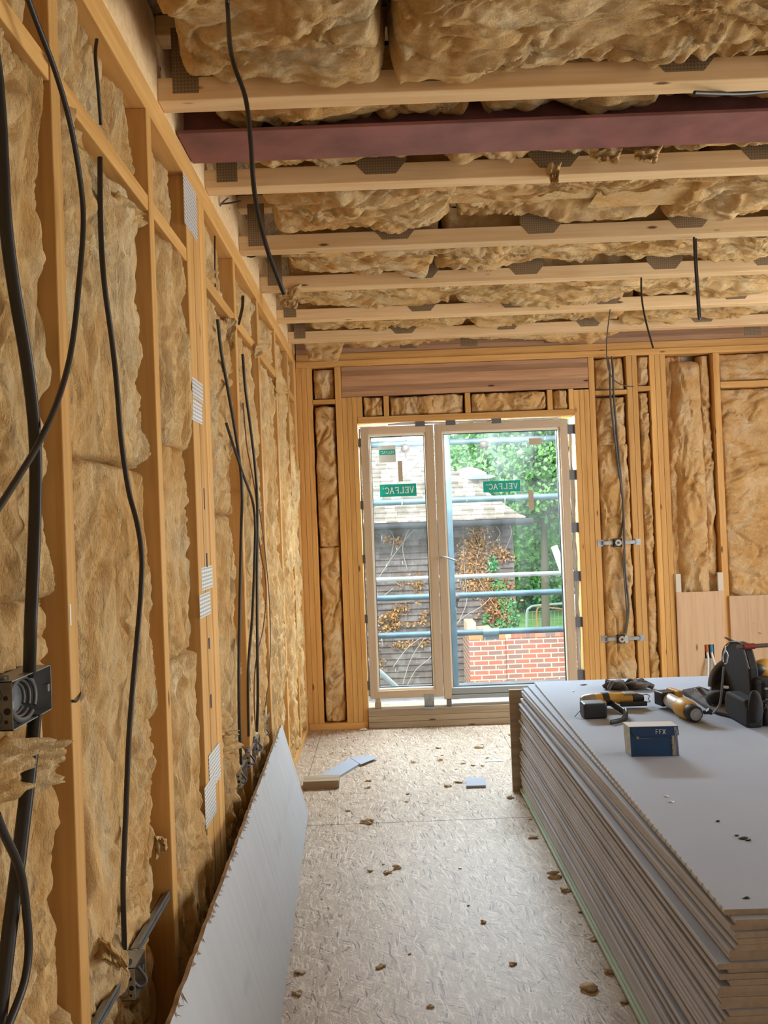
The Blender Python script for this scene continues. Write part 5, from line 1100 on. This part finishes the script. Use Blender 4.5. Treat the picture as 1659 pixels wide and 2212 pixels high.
for c in [(1030, 1060, 1010, 1140, 0, 14), (1040, 1150, 1015, 1190, 260, 16), (1020, 1190, 1025, 1260, 380, 20), (1005, 1205, 1000, 1240, 90, 9), (1060, 1180, 1085, 1200, 60, 10), (1080, 1190, 1105, 1210, 50, 9), (1030, 1250, 1080, 1300, 220, 18), (1060, 1290, 1080, 1350, 220, 18), (1090, 1260, 1095, 1350, 120, 13), (1000, 1270, 1040, 1275, 60, 10),
          (815, 1345, 880, 1310, 110, 7), (808, 1380, 860, 1340, 90, 8), (838, 1352, 930, 1345, 50, 4), (900, 1300, 905, 1240, 60, 7), (830, 1165, 870, 1175, 40, 8), (806, 1400, 820, 1440, 80, 9), (850, 1395, 930, 1385, 60, 5), (905, 1340, 925, 1320, 25, 5), (860, 1260, 910, 1250, 25, 9)]: cluster(*c[:4], c[4], lp_, c[5])
for c in [(1062, 1205, 1066, 1235, 40, 6), (1070, 1260, 1085, 1275, 60, 9), (1085, 1290, 1090, 1325, 50, 7), (1108, 1320, 1115, 1350, 70, 8), (1048, 1330, 1050, 1355, 30, 4), (1075, 1345, 1100, 1355, 50, 8), (1100, 1300, 1108, 1320, 30, 6)]: cluster(*c[:4], c[4], gp_, c[5])
leaves('dry_leaves', None, cr, lp_, .05, 1, (0, 1, 0), BRL); leaves('green_leaves', None, cr, gp_, .065, 2, (0, 1, 0), GRL)
for path in [[(880, 1480), (900, 1445), (930, 1420), (945, 1385)], [(870, 1478), (885, 1430), (905, 1395), (940, 1350)], [(850, 1440), (880, 1400), (920, 1370)], [(985, 1350), (1005, 1330), (1040, 1310), (1060, 1290)], [(990, 1345), (1008, 1300), (1005, 1250), (1000, 1180)], [(820, 1245), (850, 1200), (880, 1160), (900, 1140)], [(1020, 1145), (1035, 1180), (1028, 1230), (1050, 1280), (1090, 1340)], [(1000, 1140), (1010, 1100), (1030, 1130)], [(1060, 1125), (1080, 1150), (1070, 1170)], [(1095, 1125), (1105, 1150), (1090, 1190)], [(830, 1130), (850, 1160), (845, 1200)], [(890, 1130), (870, 1180), (880, 1230)], [(800, 1330), (815, 1300), (850, 1270)], [(1040, 1130), (1048, 1105), (1060, 1090), (1058, 1070)]]:
    vm.tube(smooth([B(*p, 12.93) for p in path]), .007, 5)
vm.build('stems', simple('pale_stem', (.42, .38, .34), .8), cr)
# brick wall
def brickmat():
    m, nt, N, K, P = newmat('red_brickwork'); P.inputs['Roughness'].default_value = .85
    ge = N.new('ShaderNodeNewGeometry'); sp = N.new('ShaderNodeSeparateXYZ'); K.new(ge.outputs['Position'], sp.inputs[0])
    ad = N.new('ShaderNodeMath'); ad.operation = 'ADD'; K.new(sp.outputs[0], ad.inputs[0]); K.new(sp.outputs[1], ad.inputs[1])
    cb = N.new('ShaderNodeCombineXYZ'); K.new(ad.outputs[0], cb.inputs[0]); K.new(sp.outputs[2], cb.inputs[1])
    br = N.new('ShaderNodeTexBrick'); br.inputs['Scale'].default_value = 1; br.inputs['Brick Width'].default_value = .225; br.inputs['Row Height'].default_value = .075; br.inputs['Mortar Size'].default_value = .009; br.inputs['Bias'].default_value = -.2
    br.inputs['Color1'].default_value = (.52, .15, .10, 1); br.inputs['Color2'].default_value = (.23, .17, .16, 1); br.inputs['Mortar'].default_value = (.62, .52, .40, 1); K.new(cb.outputs[0], br.inputs['Vector'])
    K.new(br.outputs['Color'], P.inputs['Base Color']); return m
BR = brickmat()
bw = empty('brick_wall', (2.8, 12, GZ), 'red brick garden building wall with upright brick coping below the scaffold', 'wall')
zt2 = -.42
MB().box(1.24, 6, 12.0, 12.95, GZ, zt2).build('brickwork', BR, bw)
MB().box(1.24, 1.80, 11.97, 12.0, GZ, zt2).build('pier', BR, bw)
sc_ = MB(); x = 1.90; rb_ = random.Random(2)
while x < 5.9: sc_.box(x, x+.066, 11.99, 12.2, zt2, zt2+.105, rb_.randint(0, 2)); x += .077
sc_.build('upright_coping', [simple('coping_red', (.50, .16, .11), .85), simple('coping_dark', (.28, .18, .16), .85), simple('coping_pink', (.55, .24, .18), .85)], bw)
MB().box(1.80, 6, 12.0, 12.2, zt2, zt2+.10).build('coping_mortar', simple('pale_mortar', (.60, .50, .38), .9), bw)
MB().box(1.24, 1.80, 11.98, 12.25, zt2, zt2+.105).build('pier_cap', simple('orange_brick', (.60, .27, .10), .85), bw)
tag(MB().box(1.22, 1.36, 12.0, 12.5, zt2+.106, zt2+.26).box(1.36, 1.62, 12.1, 12.5, zt2+.106, zt2+.14).build('loose_block', simple('pale_block', (.72, .52, .36), .8)), 'pale block resting on the brick pier', 'block')
# ground, hedge, trees
def grassmat():
    return simple('lawn', (.22, .42, .10), .9, bump=.5, bscale=40, var=.2, vscale=1.5)
tag(MB().box(-40, 60, 8, 90, GZ-.3, GZ).build('ground', grassmat(), origin=False), kind='structure')
LF = {k: [simple(k+'_leaf_%d' % i, c, .55) for i, c in enumerate(cs)] for k, cs in {'bright': [(.16, .42, .10), (.26, .55, .16), (.36, .62, .24), (.11, .32, .08)], 'dark': [(.06, .24, .06), (.10, .33, .09), (.16, .44, .14)], 'pale': [(.30, .52, .24), (.42, .62, .34), (.22, .44, .18)]}.items()}
for ms in LF.values():
    for m in ms: m.node_tree.nodes['Principled BSDF'].inputs['Transmission Weight'].default_value = 0
BARK = simple('bark', (.16, .13, .10), .9)
def tree(c, rad, n, key, lab, size=.16, trunk=True, seed=0, cat='tree', name='tree'):
    r = empty(name, (c[0], c[1], GZ), lab, cat); rg = np.random.RandomState(seed)
    nl = 26; cen = rg.normal(size=(nl, 3)); cen /= np.linalg.norm(cen, axis=1)[:, None]; cen = cen*rg.uniform(.35, .85, nl)[:, None]*np.array(rad)+np.array(c)
    k = rg.randint(0, nl, n); d = rg.normal(size=(n, 3)); d /= np.linalg.norm(d, axis=1)[:, None]
    pts = cen[k]+d*(rg.uniform(.7, 1.05, n)[:, None])*np.array(rad)*.36
    pts = pts[pts[:, 2] > GZ+.05]
    leaves('foliage', None, r, pts, size, seed, None, LF[key])
    if trunk:
        mb = MB().tube([(c[0], c[1], GZ), (c[0]+.1, c[1], c[2]-rad[2]*.5), (c[0], c[1], c[2])], [.15, .11, .06], 8)
        for q in range(7):
            e = cen[q]; mb.tube(smooth([(c[0], c[1], c[2]-rad[2]*.6), ((c[0]+e[0])/2+.2, (c[1]+e[1])/2-.3, (c[2]-rad[2]*.4+e[2])/2), tuple(e)]), [.08]*5+[.06]*4+[.03]*4, 6)
        mb.build('trunk', BARK, r)
    return r
tree((5.5, 27, 3.2), (3.9, 2.6, 3.3), 26000, 'bright', 'tall bright green tree behind the house, right of the turret', .19, seed=1)
tree((8.6, 25, 2.6), (3.0, 2.4, 3.2), 17000, 'pale', 'pale green tree cut off by the right edge of the wide pane', .19, seed=2)
tree((3.6, 33, 2.6), (2.6, 2.4, 2.4), 11000, 'pale', 'distant pale tree seen just over the turret', .19, seed=3)
tree((6.1, 33, .5), (2.1, 1.6, 2.6), 12000, 'bright', 'bright green bushy shrub behind the house corner', .17, trunk=False, seed=4, cat='shrub', name='shrub')
tree((8.6, 34, .6), (2.6, 1.8, 3.0), 12000, 'dark', 'dark green shrub behind the wide pane, below the pale tree', .18, trunk=False, seed=5, cat='shrub', name='shrub')
tree((5.0, 35, -.6), (1.8, 1.2, 1.9), 6000, 'dark', 'dark green shrub hard against the house corner', .18, trunk=False, seed=7, cat='shrub', name='shrub')
he = empty('hedge', (9.5, 34, GZ), 'long dense green hedge along the far side of the lawn', 'hedge')
rg_ = np.random.RandomState(8); n = 16000; hp = np.stack([rg_.uniform(3.5, 16, n), rg_.uniform(33.4, 34.6, n), GZ+.6+rg_.uniform(-.6, .7, n)+.15*np.sin(rg_.uniform(0, 6, n))], 1)
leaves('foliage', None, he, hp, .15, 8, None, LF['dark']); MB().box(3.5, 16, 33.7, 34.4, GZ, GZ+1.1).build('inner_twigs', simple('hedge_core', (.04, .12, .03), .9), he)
# scaffold
SCAF = simple('scaffold_tube', (.09, .15, .19), .55, .2, var=.25, vscale=6); SCL = simple('bright_tube', (.55, .62, .64), .35, .6)
SY = 6.35
def bar_(py_l, py_r, lab, mat=SCAF, r_=.025, Y=SY):
    z = (B(850, py_l, Y).z+B(1150, py_r, Y).z)/2
    return tag(MB().tube([(-1.6, Y, z), (3.2, Y, z)], r_, 14).build('scaffold_tube', mat), lab, 'scaffold tube'), z
_, zt1 = bar_(961, 947, 'horizontal scaffold tube, topmost, crossing both panes')
_, zt2_ = bar_(1086, 1073, 'horizontal scaffold tube at roof eave level, crossing both panes')
bar_(1250, 1241, 'pale horizontal scaffold tube, guard rail at mid height', SCL, .018)
_, zt3 = bar_(1292, 1280, 'dark horizontal scaffold tube just under the pale guard rail')
_, zt4 = bar_(1373, 1361, 'dark horizontal scaffold tube over the brick wall with a sleeve')
vx = B(973, 1200, 6.15)
tag(MB().tube([(vx.x, 6.17, -.4), (vx.x, 6.17, 3.4)], .031, 16).build('scaffold_standard', SCAF), 'upright scaffold tube left inside the wide pane', 'scaffold tube')
tag(MB().tube([B(770, 1128, 6.40), B(935, 960, 6.40)], .022, 12).build('scaffold_brace', SCL), 'diagonal scaffold brace in the upper part of the narrow pane', 'scaffold tube')
tag(MB().tube([B(775, 1410, 6.6), B(862, 1490, 6.6)], .024, 12).build('scaffold_brace', SCL), 'diagonal scaffold brace in the bottom corner of the narrow pane', 'scaffold tube')
p = B(1060, 1366, SY); tag(MB().tube([(p.x-.065, SY, zt4), (p.x+.065, SY, zt4)], .032, 14).box(p.x-.065, p.x+.065, SY-.012, SY+.012, zt4-.062, zt4-.02).build('scaffold_sleeve', simple('blue_grey_steel', (.22, .34, .40), .4, .5)), 'blue-grey sleeve coupler on the tube over the brick wall', 'coupler')
CPL = simple('rusty_coupler', (.15, .12, .11), .6, .5)
for px, py, lab in ((986, 1290, 'scaffold coupler joining upright and dark tube at mid height'), (1045, 960, 'rusty scaffold coupler hanging on the topmost tube, wide pane'), (876, 968, 'scaffold coupler on the topmost tube, narrow pane')):
    p = B(px, py, SY-.04); tag(MB().blob((p.x, SY-.045, p.z), (.035, .03, .035), int(px), .15, 2).tube([(p.x, SY-.05, p.z-.02), (p.x, SY-.05, p.z-.085)], [.012, .005], 8).build('scaffold_coupler', CPL), lab, 'coupler')
BRD = simple('scaffold_board', (.22, .21, .20), .85, bump=.4, bscale=40, var=.2, vscale=6)
for i in range(5): tag(MB().box(-1.6, 3.2, 5.85+i*.235, 6.075+i*.235, -.06, -.02).build('scaffold_board', BRD), 'grey scaffold board of the walkway outside the glazed door', 'board', 'scaffold boards outside the door')
sfT = tag(MB().box(-1.0, 2.6, 6.0, 6.9, 2.62, 2.66).build('upper_deck', simple('deck_wood', (.42, .34, .24), .8)), 'underside of the next scaffold deck above the door', 'deck')
# site barrier on the lawn
r = empty('site_barrier', (8.0, 29, GZ), 'metal site barrier with rounded corner standing on the lawn', 'barrier')
Yb = 29.0; rr_ = lambda x, y: B(x, y, Yb)
MB().tube(smooth([rr_(1138, 1372), rr_(1138, 1325), rr_(1145, 1312), rr_(1160, 1308), rr_(1225, 1303), rr_(1300, 1300)]), .045, 8).build('rail', simple('barrier_steel', (.55, .62, .66), .4, .5), r)
mb = MB()
for q in range(18): a_ = rr_(1142+q*8, 1320); mb.tube([(a_.x, Yb, a_.z), (a_.x, Yb, GZ+.1)], .008, 5)
for q in (1322, 1338): mb.tube([rr_(1140, q), rr_(1290, q-6)], .010, 5)
mb.build('mesh_infill', simple('barrier_mesh', (.45, .52, .55), .4, .5), r)
tag(MB().tube(smooth([rr_(1163, 1372), rr_(1159, 1330), rr_(1162, 1314), rr_(1172, 1311), rr_(1225, 1317)]), .03, 8).build('orange_hose', simple('orange_plastic', (.72, .28, .10), .5)), 'orange hose draped over the site barrier', 'hose')
tag(MB().tube([B(1197, 1180, 10), B(1197, 1180, 10)+(B(1222, 1250, 10)-B(1197, 1180, 10))*((B(1197, 1180, 10).z-GZ)/(B(1197, 1180, 10).z-B(1222, 1250, 10).z))], .045, 10).build('white_tube', WHITEP), 'white tube leaning outside at the right edge of the wide pane', 'tube')
